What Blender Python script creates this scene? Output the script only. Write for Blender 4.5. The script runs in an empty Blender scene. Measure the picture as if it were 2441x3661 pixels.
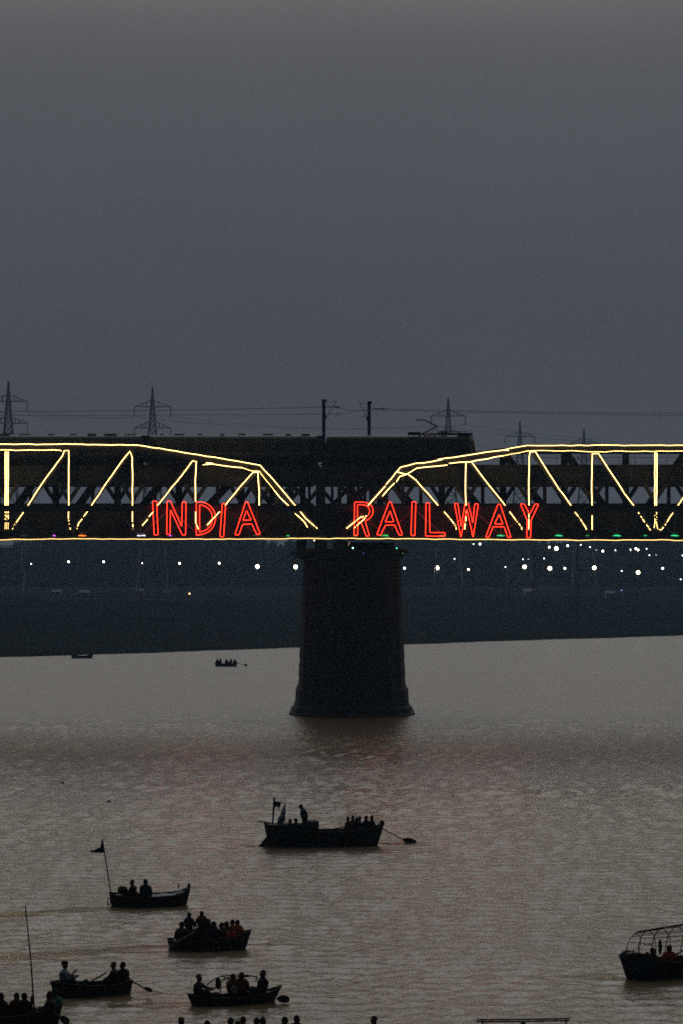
import bpy, bmesh, math, random
import numpy as np
from mathutils import Vector, Matrix, Quaternion
from mathutils import noise as mnoise

random.seed(7)
R = math.radians
scene = bpy.context.scene
COL = scene.collection

# ------------------------------------------------------------------ camera
FPX, CX, YH, HC = 8820.0, 1220.5, 2010.0, 18.5      # focal length, centre and horizon in photo pixels; eye height
cam_data = bpy.data.cameras.new('camera')
cam = bpy.data.objects.new('camera', cam_data)
COL.objects.link(cam)
cam.location = (0, 0, HC)
cam.rotation_euler = (R(90), 0, 0)
cam_data.sensor_fit = 'HORIZONTAL'
cam_data.sensor_width = 36
cam_data.lens = FPX / 2441 * 36
cam_data.shift_y = (YH - 1830.5) / 2441
cam_data.clip_start = 1
cam_data.clip_end = 12000
scene.camera = cam

# ------------------------------------------------------------------ sky (dusk, after sunset behind the haze)
world = bpy.data.worlds.new('World')
scene.world = world
world.use_nodes = True
wn, wl = world.node_tree.nodes, world.node_tree.links
wn.clear()
w_out = wn.new('ShaderNodeOutputWorld')
w_bg = wn.new('ShaderNodeBackground')
w_tc = wn.new('ShaderNodeTexCoord')
w_sep = wn.new('ShaderNodeSeparateXYZ')
wl.new(w_tc.outputs['Generated'], w_sep.inputs[0])
w_ramp = wn.new('ShaderNodeValToRGB')
w_ramp.color_ramp.interpolation = 'B_SPLINE'
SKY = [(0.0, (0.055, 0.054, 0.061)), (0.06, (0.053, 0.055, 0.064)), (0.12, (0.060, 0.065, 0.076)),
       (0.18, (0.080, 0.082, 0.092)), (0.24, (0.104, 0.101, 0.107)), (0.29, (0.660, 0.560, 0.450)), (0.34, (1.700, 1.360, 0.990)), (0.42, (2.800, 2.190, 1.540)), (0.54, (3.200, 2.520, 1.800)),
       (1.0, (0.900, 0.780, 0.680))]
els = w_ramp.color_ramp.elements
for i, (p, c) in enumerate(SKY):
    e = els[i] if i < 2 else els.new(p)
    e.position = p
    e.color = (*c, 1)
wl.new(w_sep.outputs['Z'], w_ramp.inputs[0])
# the sky fades smoothly from the sunset side (+Y) to the opposite side
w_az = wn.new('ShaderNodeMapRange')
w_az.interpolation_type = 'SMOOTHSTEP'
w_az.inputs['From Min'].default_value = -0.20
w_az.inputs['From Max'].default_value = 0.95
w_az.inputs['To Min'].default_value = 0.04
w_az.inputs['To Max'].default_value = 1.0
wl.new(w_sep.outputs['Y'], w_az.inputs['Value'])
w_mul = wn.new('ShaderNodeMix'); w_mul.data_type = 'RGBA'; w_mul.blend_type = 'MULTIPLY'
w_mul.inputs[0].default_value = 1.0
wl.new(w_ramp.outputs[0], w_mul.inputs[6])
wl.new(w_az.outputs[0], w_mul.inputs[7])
w_sky = wn.new('ShaderNodeTexSky')
w_sky.sky_type = 'NISHITA'
w_sky.sun_disc = False
w_sky.sun_elevation = R(-3.0)
w_sky.sun_rotation = R(0)
w_sky.air_density = 1.0
w_sky.dust_density = 4.0
w_sky.ozone_density = 1.0
w_add = wn.new('ShaderNodeMix'); w_add.data_type = 'RGBA'; w_add.blend_type = 'ADD'
w_add.inputs[0].default_value = 0.02
wl.new(w_mul.outputs[2], w_add.inputs[6])
wl.new(w_sky.outputs[0], w_add.inputs[7])
w_nz = wn.new('ShaderNodeTexNoise')
w_nz.inputs['Scale'].default_value = 5.0
w_nz.inputs['Detail'].default_value = 4.0
w_nm = wn.new('ShaderNodeMapping')
w_nm.inputs['Scale'].default_value = (1.0, 1.0, 2.6)
wl.new(w_tc.outputs['Generated'], w_nm.inputs[0])
wl.new(w_nm.outputs[0], w_nz.inputs['Vector'])
w_nr = wn.new('ShaderNodeMapRange')
w_nr.inputs['To Min'].default_value = 0.90
w_nr.inputs['To Max'].default_value = 1.10
wl.new(w_nz.outputs['Fac'], w_nr.inputs['Value'])
w_un = wn.new('ShaderNodeMix'); w_un.data_type = 'RGBA'; w_un.blend_type = 'MULTIPLY'
w_un.inputs[0].default_value = 1.0
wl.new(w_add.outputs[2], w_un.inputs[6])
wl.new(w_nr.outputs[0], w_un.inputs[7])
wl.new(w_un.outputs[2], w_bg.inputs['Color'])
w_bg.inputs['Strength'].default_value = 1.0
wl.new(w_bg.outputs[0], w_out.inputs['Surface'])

# ------------------------------------------------------------------ colour management and sampling
vs = scene.view_settings
scene.display_settings.display_device = 'sRGB'
vs.view_transform = 'Standard'
vs.look = 'None'
vs.exposure = 0.0
vs.gamma = 1.0
cy = scene.cycles
cy.use_denoising = False
cy.max_bounces = 6
cy.diffuse_bounces = 2
cy.glossy_bounces = 3
cy.transmission_bounces = 2
cy.volume_bounces = 1
cy.transparent_max_bounces = 8
cy.sample_clamp_indirect = 2.0
cy.sample_clamp_direct = 6.0
cy.caustics_reflective = False
cy.caustics_refractive = False
cy.pixel_filter_type = 'BLACKMAN_HARRIS'
cy.filter_width = 1.7

# ------------------------------------------------------------------ helpers
def at(px, py, d):
    """photo pixel and distance -> point in the place"""
    return Vector(((px - CX) * d / FPX, d, HC - (py - YH) * d / FPX))

def on_water(px, py):
    d = FPX * HC / (py - YH)
    return at(px, py, d)

MATS = {}
def mat(name, col, rough=0.7, metal=0.0, var=0.25, scale=6.0, bump=0.0, emit=None, strength=0.0, spec=0.3):
    if name in MATS:
        return MATS[name]
    m = bpy.data.materials.new(name)
    m.use_nodes = True
    nt = m.node_tree
    b = nt.nodes['Principled BSDF']
    b.inputs['Roughness'].default_value = rough
    b.inputs['Metallic'].default_value = metal
    b.inputs['Specular IOR Level'].default_value = spec
    tc = nt.nodes.new('ShaderNodeTexCoord')
    nz = nt.nodes.new('ShaderNodeTexNoise')
    nz.inputs['Scale'].default_value = scale
    nz.inputs['Detail'].default_value = 5
    nt.links.new(tc.outputs['Object'], nz.inputs['Vector'])
    mx = nt.nodes.new('ShaderNodeMix'); mx.data_type = 'RGBA'
    mx.inputs[6].default_value = (*[c * (1 - var) for c in col], 1)
    mx.inputs[7].default_value = (*[min(1, c * (1 + var)) for c in col], 1)
    nt.links.new(nz.outputs['Fac'], mx.inputs[0])
    nt.links.new(mx.outputs[2], b.inputs['Base Color'])
    if bump:
        bp = nt.nodes.new('ShaderNodeBump')
        bp.inputs['Strength'].default_value = bump
        bp.inputs['Distance'].default_value = 0.05
        nt.links.new(nz.outputs['Fac'], bp.inputs['Height'])
        nt.links.new(bp.outputs[0], b.inputs['Normal'])
    if emit:
        b.inputs['Emission Color'].default_value = (*emit, 1)
        b.inputs['Emission Strength'].default_value = strength
    MATS[name] = m
    return m

def link(o, parent=None):
    COL.objects.link(o)
    if parent is not None:
        o.parent = parent
    return o

def tag(o, label=None, cat=None, group=None, kind=None):
    if label: o['label'] = label
    if cat: o['category'] = cat
    if group: o['group'] = group
    if kind: o['kind'] = kind
    return o

def empty(name, loc, rz=0.0):
    o = bpy.data.objects.new(name, None)
    o.empty_display_size = 0.5
    o.location = loc
    o.rotation_euler = (0, 0, rz)
    return link(o)

def mesh_obj(name, verts, faces, material, parent=None, smooth=False):
    me = bpy.data.meshes.new(name)
    me.from_pydata([tuple(v) for v in verts], [], faces)
    me.update()
    if material: me.materials.append(material)
    if smooth:
        me.shade_smooth()
    return link(bpy.data.objects.new(name, me), parent)

class MB:
    """collects simple solids into one mesh"""
    def __init__(s): s.v = []; s.f = []
    def box(s, c, size, rot=None):
        c = Vector(c); hx, hy, hz = [k / 2 for k in size]
        n = len(s.v)
        for dx in (-1, 1):
            for dy in (-1, 1):
                for dz in (-1, 1):
                    p = Vector((dx * hx, dy * hy, dz * hz))
                    if rot is not None: p = rot @ p
                    s.v.append(c + p)
        s.f += [[n + k for k in q] for q in ((0, 1, 3, 2), (4, 6, 7, 5), (0, 4, 5, 1), (2, 3, 7, 6), (0, 2, 6, 4), (1, 5, 7, 3))]
        return s
    def tube(s, pts, r, n=6, r1=None, cap=True):
        pts = [Vector(p) for p in pts]
        base = len(s.v)
        m = len(pts)
        up = Vector((0, 0, 1))
        for i, p in enumerate(pts):
            a = pts[max(i - 1, 0)]; b = pts[min(i + 1, m - 1)]
            t = (b - a)
            t = t.normalized() if t.length > 1e-9 else Vector((1, 0, 0))
            u = up if abs(t.dot(up)) < 0.95 else Vector((0, 1, 0))
            x = t.cross(u).normalized(); y = x.cross(t)
            rr = r if r1 is None else r + (r1 - r) * i / max(1, m - 1)
            for k in range(n):
                a_ = 2 * math.pi * k / n
                s.v.append(p + (x * math.cos(a_) + y * math.sin(a_)) * rr)
        for i in range(m - 1):
            for k in range(n):
                q = base + i * n; k2 = (k + 1) % n
                s.f.append([q + k, q + k2, q + n + k2, q + n + k])
        if cap:
            s.f.append([base + k for k in range(n)][::-1])
            s.f.append([base + (m - 1) * n + k for k in range(n)])
        return s
    def loop(s, pts, r, n=5):
        """closed tube"""
        pts = [Vector(p) for p in pts]
        base = len(s.v); m = len(pts)
        for i, p in enumerate(pts):
            t = (pts[(i + 1) % m] - pts[i - 1])
            t = t.normalized() if t.length > 1e-9 else Vector((1, 0, 0))
            u = Vector((0, 1, 0)) if abs(t.y) < 0.9 else Vector((0, 0, 1))
            x = t.cross(u).normalized(); y = x.cross(t)
            for k in range(n):
                a_ = 2 * math.pi * k / n
                s.v.append(p + (x * math.cos(a_) + y * math.sin(a_)) * r)
        for i in range(m):
            for k in range(n):
                q = base + i * n; q2 = base + ((i + 1) % m) * n; k2 = (k + 1) % n
                s.f.append([q + k, q + k2, q2 + k2, q2 + k])
        return s
    def ball(s, c, r, nu=8, nv=6, sc=(1, 1, 1)):
        c = Vector(c); base = len(s.v)
        for j in range(nv + 1):
            th = math.pi * j / nv
            for i in range(nu):
                ph = 2 * math.pi * i / nu
                s.v.append(c + Vector((r * sc[0] * math.sin(th) * math.cos(ph), r * sc[1] * math.sin(th) * math.sin(ph), r * sc[2] * math.cos(th))))
        for j in range(nv):
            for i in range(nu):
                a = base + j * nu + i; b = base + j * nu + (i + 1) % nu
                s.f.append([a, a + nu, b + nu, b])
        return s
    def build(s, name, material, parent=None, smooth=False, origin=None):
        v = s.v if origin is None else [p - Vector(origin) for p in s.v]
        o = mesh_obj(name, v, s.f, material, parent, smooth)
        if origin is not None and parent is None: o.location = origin
        return o

def unit_mesh(kind):
    """unit beams along x, 1 long, shared by alike members"""
    k = '_unit_' + kind
    if k in bpy.data.meshes: return bpy.data.meshes[k]
    m = MB()
    if kind == 'box':
        m.box((0, 0, 0), (1, 1, 1))
    else:                                     # I section, web in the xz plane
        m.box((0, 0, 0.44), (1, 1, 0.12)); m.box((0, 0, -0.44), (1, 1, 0.12)); m.box((0, 0, 0), (1, 0.3, 0.76))
    me = bpy.data.meshes.new(k)
    me.from_pydata([tuple(v) for v in m.v], [], m.f); me.update()
    return me

def beam(name, p0, p1, wid, hei, material, parent, kind='box', ppos=Vector((0, 0, 0))):
    """a straight member from p0 to p1 that shares its mesh with all alike members of its material"""
    p0, p1 = Vector(p0), Vector(p1)
    key = '_' + kind + '_' + material.name
    me = bpy.data.meshes.get(key)
    if me is None:
        me = unit_mesh(kind).copy(); me.name = key
        me.materials.append(material)
    o = bpy.data.objects.new(name, me)
    d = p1 - p0
    o.location = (p0 + p1) / 2 - ppos
    x = d.normalized()
    u = Vector((0, 0, 1)) if abs(x.z) < 0.98 else Vector((1, 0, 0))
    y = u.cross(x).normalized(); z = x.cross(y)
    o.rotation_euler = Matrix((x, y, z)).transposed().to_euler()
    o.scale = (d.length, wid, hei)
    return link(o, parent)

# ------------------------------------------------------------------ materials
M_STEEL = mat('riveted steel, grey paint', (0.050, 0.050, 0.055), 0.6, 0.0, 0.4, 2.5, 0.3)
M_STEELD = mat('old steel, dark paint', (0.030, 0.037, 0.048), 0.65, 0.0, 0.4, 2.5, 0.3)
M_DECK = mat('deck plates', (0.030, 0.030, 0.032), 0.8, 0.0, 0.3, 1.2)
M_STONE = mat('weathered pier stone', (0.038, 0.039, 0.042), 0.9, 0.0, 0.45, 0.9, 0.8)
M_WOOD = mat('tarred boat timber', (0.012, 0.012, 0.012), 0.8, 0.0, 0.4, 5.0, 0.4)
M_WOODL = mat('worn boat timber', (0.030, 0.028, 0.027), 0.75, 0.0, 0.4, 7.0, 0.4)
M_BLUE = mat('blue boat paint', (0.008, 0.020, 0.042), 0.6, 0.0, 0.4, 3.0, 0.2)
M_BAMBOO = mat('bamboo', (0.040, 0.034, 0.024), 0.7, 0.0, 0.3, 9.0)
M_TARP = mat('grey boat sheet', (0.13, 0.16, 0.20), 0.6, 0.0, 0.3, 5.0, 0.4)
M_LED = mat('yellow rope light', (0.8, 0.7, 0.4), 0.5, 0.0, 0.0, 1.0, 0, (1.0, 0.64, 0.21), 7.0)
M_LEDS = mat('yellow rope light, slack run', (0.8, 0.7, 0.4), 0.5, 0.0, 0.0, 1.0, 0, (1.0, 0.64, 0.20), 3.6)
M_RED = mat('red rope light', (0.6, 0.05, 0.03), 0.5, 0.0, 0.0, 1.0, 0, (1.0, 0.026, 0.010), 6.8)
M_LAT = mat('pale lattice paint', (0.16, 0.16, 0.17), 0.6, 0.0, 0.3, 2.5)
# ------------------------------------------------------------------ ground: far bank, near bank, river bed in one sheet
def smooth(a, b, x):
    t = np.clip((np.asarray(x, float) - a) / (b - a), 0, 1)
    return t * t * (3 - 2 * t)

def shore_sd(x, y):
    return (y - 542 - 0.95 * x) / math.sqrt(1 + 0.95 ** 2)

def ground_z(x, y):
    x = np.asarray(x, float); y = np.asarray(y, float)
    sd = shore_sd(x, y) + 1.0 * np.sin(x * .11) + .6 * np.sin(x * .31 + 1) + .35 * np.sin(x * .83 + 2)
    z = -1.6 + 1.6 * smooth(-14, 0, sd) + 0.7 * smooth(0, 4, sd) + 5.8 * smooth(0, 200, sd)
    z = z + (0.14 * np.sin(x * .071 + y * .043) + 0.12 * np.sin(x * .19 - y * .11 + 1.3) + .06 * np.sin(x * .53 + y * .37)) * smooth(4, 60, sd)
    return z + 18.4 * smooth(60, 0, y)

xs = np.unique(np.concatenate([np.linspace(-1500, -200, 14), np.linspace(-200, 200, 251), np.linspace(200, 1500, 14)]))
ys = np.unique(np.concatenate([np.linspace(-300, 0, 7), np.linspace(0, 70, 15), np.linspace(70, 450, 12), np.linspace(450, 900, 226), np.linspace(900, 2300, 29)]))
GX, GY = np.meshgrid(xs, ys)
GZ = ground_z(GX, GY)
nx, ny = len(xs), len(ys)
gv = np.stack([GX, GY, GZ], -1).reshape(-1, 3)
gf = [[j * nx + i, j * nx + i + 1, (j + 1) * nx + i + 1, (j + 1) * nx + i] for j in range(ny - 1) for i in range(nx - 1)]
M_BANK = mat('damp river silt and scrub', (0.015, 0.020, 0.021), 0.95, 0.0, 0.5, 0.06, 0.0, spec=0.0)
ground = mesh_obj('ground', gv, gf, M_BANK, smooth=True)
tag(ground, kind='structure')

# ------------------------------------------------------------------ river: real waves near the boats, fine relief beyond
def water_material():
    m = bpy.data.materials.new('silty river water')
    m.use_nodes = True
    nt = m.node_tree; N = nt.nodes; L = nt.links
    b = N['Principled BSDF']
    b.inputs['Base Color'].default_value = (0.13, 0.101, 0.064, 1)
    b.inputs['Roughness'].default_value = 0.22
    b.inputs['IOR'].default_value = 1.33
    tc = N.new('ShaderNodeTexCoord')
    at_calm = N.new('ShaderNodeAttribute'); at_calm.attribute_name = 'calm'
    at_grid = N.new('ShaderNodeAttribute'); at_grid.attribute_name = 'waves'
    def noise(sx, sy, sc, det, seed):
        mp = N.new('ShaderNodeMapping')
        mp.inputs['Scale'].default_value = (sx, sy, 1)
        mp.inputs['Location'].default_value = (seed * 13.1, seed * 7.7, 0)
        mp.inputs['Rotation'].default_value = (0, 0, 0.15 * seed)
        L.new(tc.outputs['Object'], mp.inputs[0])
        n = N.new('ShaderNodeTexNoise')
        n.inputs['Scale'].default_value = sc
        n.inputs['Detail'].default_value = det
        n.inputs['Roughness'].default_value = 0.55
        L.new(mp.outputs[0], n.inputs['Vector'])
        return n.outputs['Fac']
    def math_(op, a, bv):
        n = N.new('ShaderNodeMath'); n.operation = op
        for i, v in enumerate((a, bv)):
            if isinstance(v, (int, float)): n.inputs[i].default_value = v
            else: L.new(v, n.inputs[i])
        return n.outputs[0]
    ripple = noise(0.7, 1.0, 3.2, 3, 1)           # ripples of a hand's breadth and more
    swell = noise(0.6, 1.0, 0.45, 3, 2)           # metre long waves where the mesh is coarse
    gust = noise(0.35, 1.0, 0.035, 3, 3)          # wind patches
    g2 = N.new('ShaderNodeMapRange'); g2.inputs['From Min'].default_value = 0.3; g2.inputs['From Max'].default_value = 0.7
    g2.inputs['To Min'].default_value = 0.55; g2.inputs['To Max'].default_value = 1.3
    L.new(gust, g2.inputs['Value'])
    rip = math_('MULTIPLY', math_('MULTIPLY', ripple, 0.095), g2.outputs[0])
    far = math_('MULTIPLY', math_('MULTIPLY', swell, 0.72), math_('SUBTRACT', 1.0, at_grid.outputs['Fac']))
    h = math_('ADD', rip, far)
    h = math_('MULTIPLY', h, math_('SUBTRACT', 1.0, math_('MULTIPLY', at_calm.outputs['Fac'], 0.88)))
    rg = N.new('ShaderNodeMapRange')
    rg.inputs['To Min'].default_value = 0.17; rg.inputs['To Max'].default_value = 0.16
    L.new(at_calm.outputs['Fac'], rg.inputs['Value'])
    L.new(math_('ADD', rg.outputs[0], math_('MULTIPLY', math_('SUBTRACT', 1.0, at_grid.outputs['Fac']), 0.16)), b.inputs['Roughness'])
    bp = N.new('ShaderNodeBump')
    bp.inputs['Strength'].default_value = 1.0
    bp.inputs['Distance'].default_value = 1.0
    L.new(h, bp.inputs['Height'])
    L.new(bp.outputs[0], b.inputs['Normal'])
    return m
M_WATER = water_material()

# wakes and slicks: (photo points on the water, half width in m, ridge height, fade towards the tail)
WAKES = [
    ([(420, 3246), (268, 3253), (0, 3276), (-160, 3292)], 0.55, 0.05),
    ([(640, 3388), (420, 3400), (210, 3415), (0, 3430), (-150, 3442)], 0.75, 0.07),
    ([(870, 3378), (930, 3377), (990, 3372)], 0.35, 0.05),
    ([(670, 3588), (560, 3592), (420, 3597)], 0.45, 0.03),
    ([(790, 2384), (720, 2386), (640, 2388)], 0.7, 0.02),
    ([(2240, 3500), (2150, 3492), (2030, 3490)], 0.40, 0.04),
    ([(925, 3022), (860, 3024)], 0.5, 0.02),
    ([(560, 3545), (480, 3548)], 0.3, 0.02),
    ([(1300, 3014), (1390, 3016), (1500, 3013)], 0.5, 0.02),
    # sheltered water along the near side of the hulls and round the pier
    ([(950, 3042), (1365, 3036)], 1.1, 0), ([(400, 3250), (675, 3246)], 0.7, 0), ([(608, 3406), (890, 3404)], 0.6, 0), ([(200, 3574), (462, 3562)], 0.55, 0),
    ([(690, 3606), (985, 3592)], 0.5, 0), ([(2236, 3514), (2460, 3500)], 0.7, 0), ([(1060, 2580), (1450, 2580)], 6.0, 0),
]
STEP = 0.22
wx = np.arange(-46, 46 + 1e-6, STEP); wy = np.arange(80, 330 + 1e-6, STEP)
WX, WY = np.meshgrid(wx, wy)
rng = np.random.default_rng(3)
WZ = np.zeros_like(WX)
NW = 44
for i in range(NW):
    lam = 0.62 * (1.8 / 0.62) ** (i / (NW - 1))
    ang = R(-84) + rng.normal(0, R(38))
    k = 2 * math.pi / lam
    a = 0.0300 * lam / (2 * math.pi)
    ph = rng.uniform(0, 6.28)
    mod = 0.85 + 0.3 * np.sin(WX * rng.uniform(.02, .09) + WY * rng.uniform(.015, .06) + rng.uniform(0, 6.28))
    WZ += a * mod * np.sin(k * (WX * math.cos(ang) + WY * math.sin(ang)) + ph)
calm = np.zeros_like(WX)
ridge = np.zeros_like(WX)
for pts, hw, hh in WAKES:
    P = [on_water(*p) for p in pts]
    n = len(P) - 1
    for i in range(n):
        a, b = P[i], P[i + 1]
        ab = b - a
        t = np.clip(((WX - a.x) * ab.x + (WY - a.y) * ab.y) / (ab.x ** 2 + ab.y ** 2), 0, 1)
        # irregular edges
        d = np.hypot(WX - a.x - t * ab.x, (WY - a.y - t * ab.y)) + 0.18 * np.sin(WX * 1.7 + WY * .6) + .1 * np.sin(WX * 4.1)
        s = (i + t) / n
        e = np.exp(-(d / (1.6 * hw * (0.8 + 0.8 * s))) ** 2) * ((1 - 0.6 * s) if hh else 0.34 + 0 * s)
        calm = np.maximum(calm, np.minimum(1, 1.7 * e))
        ridge = np.maximum(ridge, hh * e)
edge = np.minimum.reduce([WX + 46, 46 - WX, WY - 80])
fade = smooth(0, 10, edge) * smooth(0, 75, 330 - WY)
WZ = (WZ * (1 - 0.85 * calm) + ridge) * fade
nwx, nwy = len(wx), len(wy)
wv = np.stack([WX, WY, WZ], -1).reshape(-1, 3)
X0, X1, Y0, Y1 = wx[0], wx[-1], wy[0], wy[-1]
outer = [(-1500, 20), (1500, 20), (1500, 2300), (-1500, 2300)]
inner = [0, nwx - 1, nwx * nwy - 1, nwx * (nwy - 1)]
nv = len(wv)
wv = np.concatenate([wv, np.array([[x, y, 0.0] for x, y in outer])])
I, J = np.meshgrid(np.arange(nwx - 1), np.arange(nwy - 1))
q = (J * nwx + I).ravel()
quads = np.stack([q, q + 1, q + nwx + 1, q + nwx], -1)
fr = []
for k in range(4):
    k2 = (k + 1) % 4
    fr.append([nv + k, nv + k2, inner[k2], inner[k]])
quads = np.concatenate([quads, np.array(fr)])
wme = bpy.data.meshes.new('river')
wme.vertices.add(len(wv)); wme.vertices.foreach_set('co', wv.astype(np.float32).ravel())
wme.loops.add(len(quads) * 4); wme.loops.foreach_set('vertex_index', quads.astype(np.int32).ravel())
wme.polygons.add(len(quads))
wme.polygons.foreach_set('loop_start', np.arange(0, len(quads) * 4, 4, dtype=np.int32))
wme.polygons.foreach_set('loop_total', np.full(len(quads), 4, dtype=np.int32))
wme.update(calc_edges=True)
wme.shade_smooth()
for nm, arr in (('calm', calm * fade), ('waves', fade)):
    a_ = wme.attributes.new(nm, 'FLOAT', 'POINT')
    a_.data.foreach_set('value', np.concatenate([arr.ravel(), np.zeros(4)]).astype(np.float32))
wme.materials.append(M_WATER)
river = link(bpy.data.objects.new('river', wme))
tag(river, kind='structure')

# ------------------------------------------------------------------ haze
hm = bpy.data.materials.new('evening haze')
hm.use_nodes = True
hn = hm.node_tree
hn.nodes.remove(hn.nodes['Principled BSDF'])
pv = hn.nodes.new('ShaderNodeVolumePrincipled')
pv.inputs['Density'].default_value = 0.00011
pv.inputs['Color'].default_value = (0.42, 0.68, 1.0, 1)
pv.inputs['Anisotropy'].default_value = 0.7
hn.links.new(pv.outputs[0], hn.nodes['Material Output'].inputs['Volume'])
haze = MB().box((0, 1025, 46), (3200, 2750, 98)).build('haze', hm)
haze.display_type = 'WIRE'
tag(haze, 'thin blue evening haze over the river and far bank', 'haze', kind='stuff')

# ------------------------------------------------------------------ far wood behind the far bank
rng = np.random.default_rng(11)
def far_wood():
    n = 52000
    x = rng.uniform(-330, 330, n); y = rng.uniform(1215, 1330, n)
    top = 23.5 + 3.0 * np.sin(x * .045 + y * .01) + 2.2 * np.sin(x * .13 + 2 + y * .02) + 1.6 * np.sin(x * .31 + y * .07) + rng.normal(0, .8, n)
    z = ground_z(x, y) + top * rng.uniform(0.02, 1, n) ** 0.7
    s = rng.uniform(0.9, 2.3, n)
    c = np.stack([x, y, z], -1)
    u = rng.normal(size=(n, 3)); u /= np.linalg.norm(u, axis=1)[:, None]
    w = rng.normal(size=(n, 3)); w -= (w * u).sum(1)[:, None] * u; w /= np.linalg.norm(w, axis=1)[:, None]
    u *= s[:, None]; w *= (s * rng.uniform(.5, 1, n))[:, None]
    v = np.stack([c - u - w * .3, c + u * .2 - w, c + u + w * .3, c - u * .2 + w], 1).reshape(-1, 3)
    # dense inner crowns so that no sky shows through the belt
    cx_ = np.repeat(np.linspace(-335, 335, 135), 3); cy_ = np.tile([1235., 1270., 1305.], 135) + rng.uniform(-9, 9, 405)
    ch = (21 + 3.0 * np.sin(cx_ * .045 + cy_ * .01) + 2.2 * np.sin(cx_ * .13 + 2 + cy_ * .02)) * rng.uniform(.8, 1, 405)
    core = []
    for x_, y_, h_ in zip(cx_, cy_, ch):
        g_ = float(ground_z(x_, y_)) - .5
        for a_ in range(3):
            t_ = a_ * 1.05 + x_
            dx_, dy_ = 4.6 * math.cos(t_), 4.6 * math.sin(t_)
            core += [(x_ - dx_, y_ - dy_, g_), (x_ + dx_, y_ + dy_, g_), (x_ + dx_ * .75, y_ + dy_ * .75, g_ + h_ * .8), (x_ - dx_ * .6, y_ - dy_ * .6, g_ + h_ * .93)]
    v = np.concatenate([v, np.array(core)]); n += len(core) // 4
    me = bpy.data.meshes.new('far_wood')
    me.vertices.add(4 * n); me.vertices.foreach_set('co', v.astype(np.float32).ravel())
    me.loops.add(4 * n); me.loops.foreach_set('vertex_index', np.arange(4 * n, dtype=np.int32))
    me.polygons.add(n)
    me.polygons.foreach_set('loop_start', np.arange(0, 4 * n, 4, dtype=np.int32))
    me.polygons.foreach_set('loop_total', np.full(n, 4, dtype=np.int32))
    me.update(calc_edges=True)
    me.materials.append(mat('far tree leaves', (0.045, 0.060, 0.035), 0.9, 0, 0.5, 0.1, spec=0.0))
    o = link(bpy.data.objects.new('far_wood', me))
    tag(o, 'far belt of hazy dark trees along the plain behind the lamps', 'trees', kind='stuff')
far_wood()

# ------------------------------------------------------------------ bridge
DN, DF, SKEW = 300.0, 309.0, -2.6            # lit truss plane, far truss plane, skew of the far plane
def zf(py, d=DN): return HC - (py - YH) * d / FPX
def xf(px, d=DN): return (px - CX) * d / FPX
ZB = zf(1919)                                  # bottom chord axis
TOPY = [None, 1674, 1636, 1601, 1600, 1600, 1600, 1601, 1636, 1674, None]
UD0, UD1 = zf(1738, 304), zf(1672, 304)        # upper deck girder, bottom and top
LD1 = zf(1800, 304)                            # top of the roadway parapet

def strip(parent, P0, pts, r=0.062, d=299.62, k=.62, m=None, name='light_strip'):
    mb = MB()
    mb.tube([at(x, y, d) for x, y in pts], r * k, 6)
    mb.v = [v - P0 for v in mb.v]
    return mb.build(name, m or M_LED, parent)

def c1(x, y): return (x / 1.912, 1340 + y / 1.912)
def c2(x, y): return (760 + x / 1.912, 1340 + y / 1.912)
def c3(x, y): return (1500 + x / 1.6663, 1340 + y / 1.6663)

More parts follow.
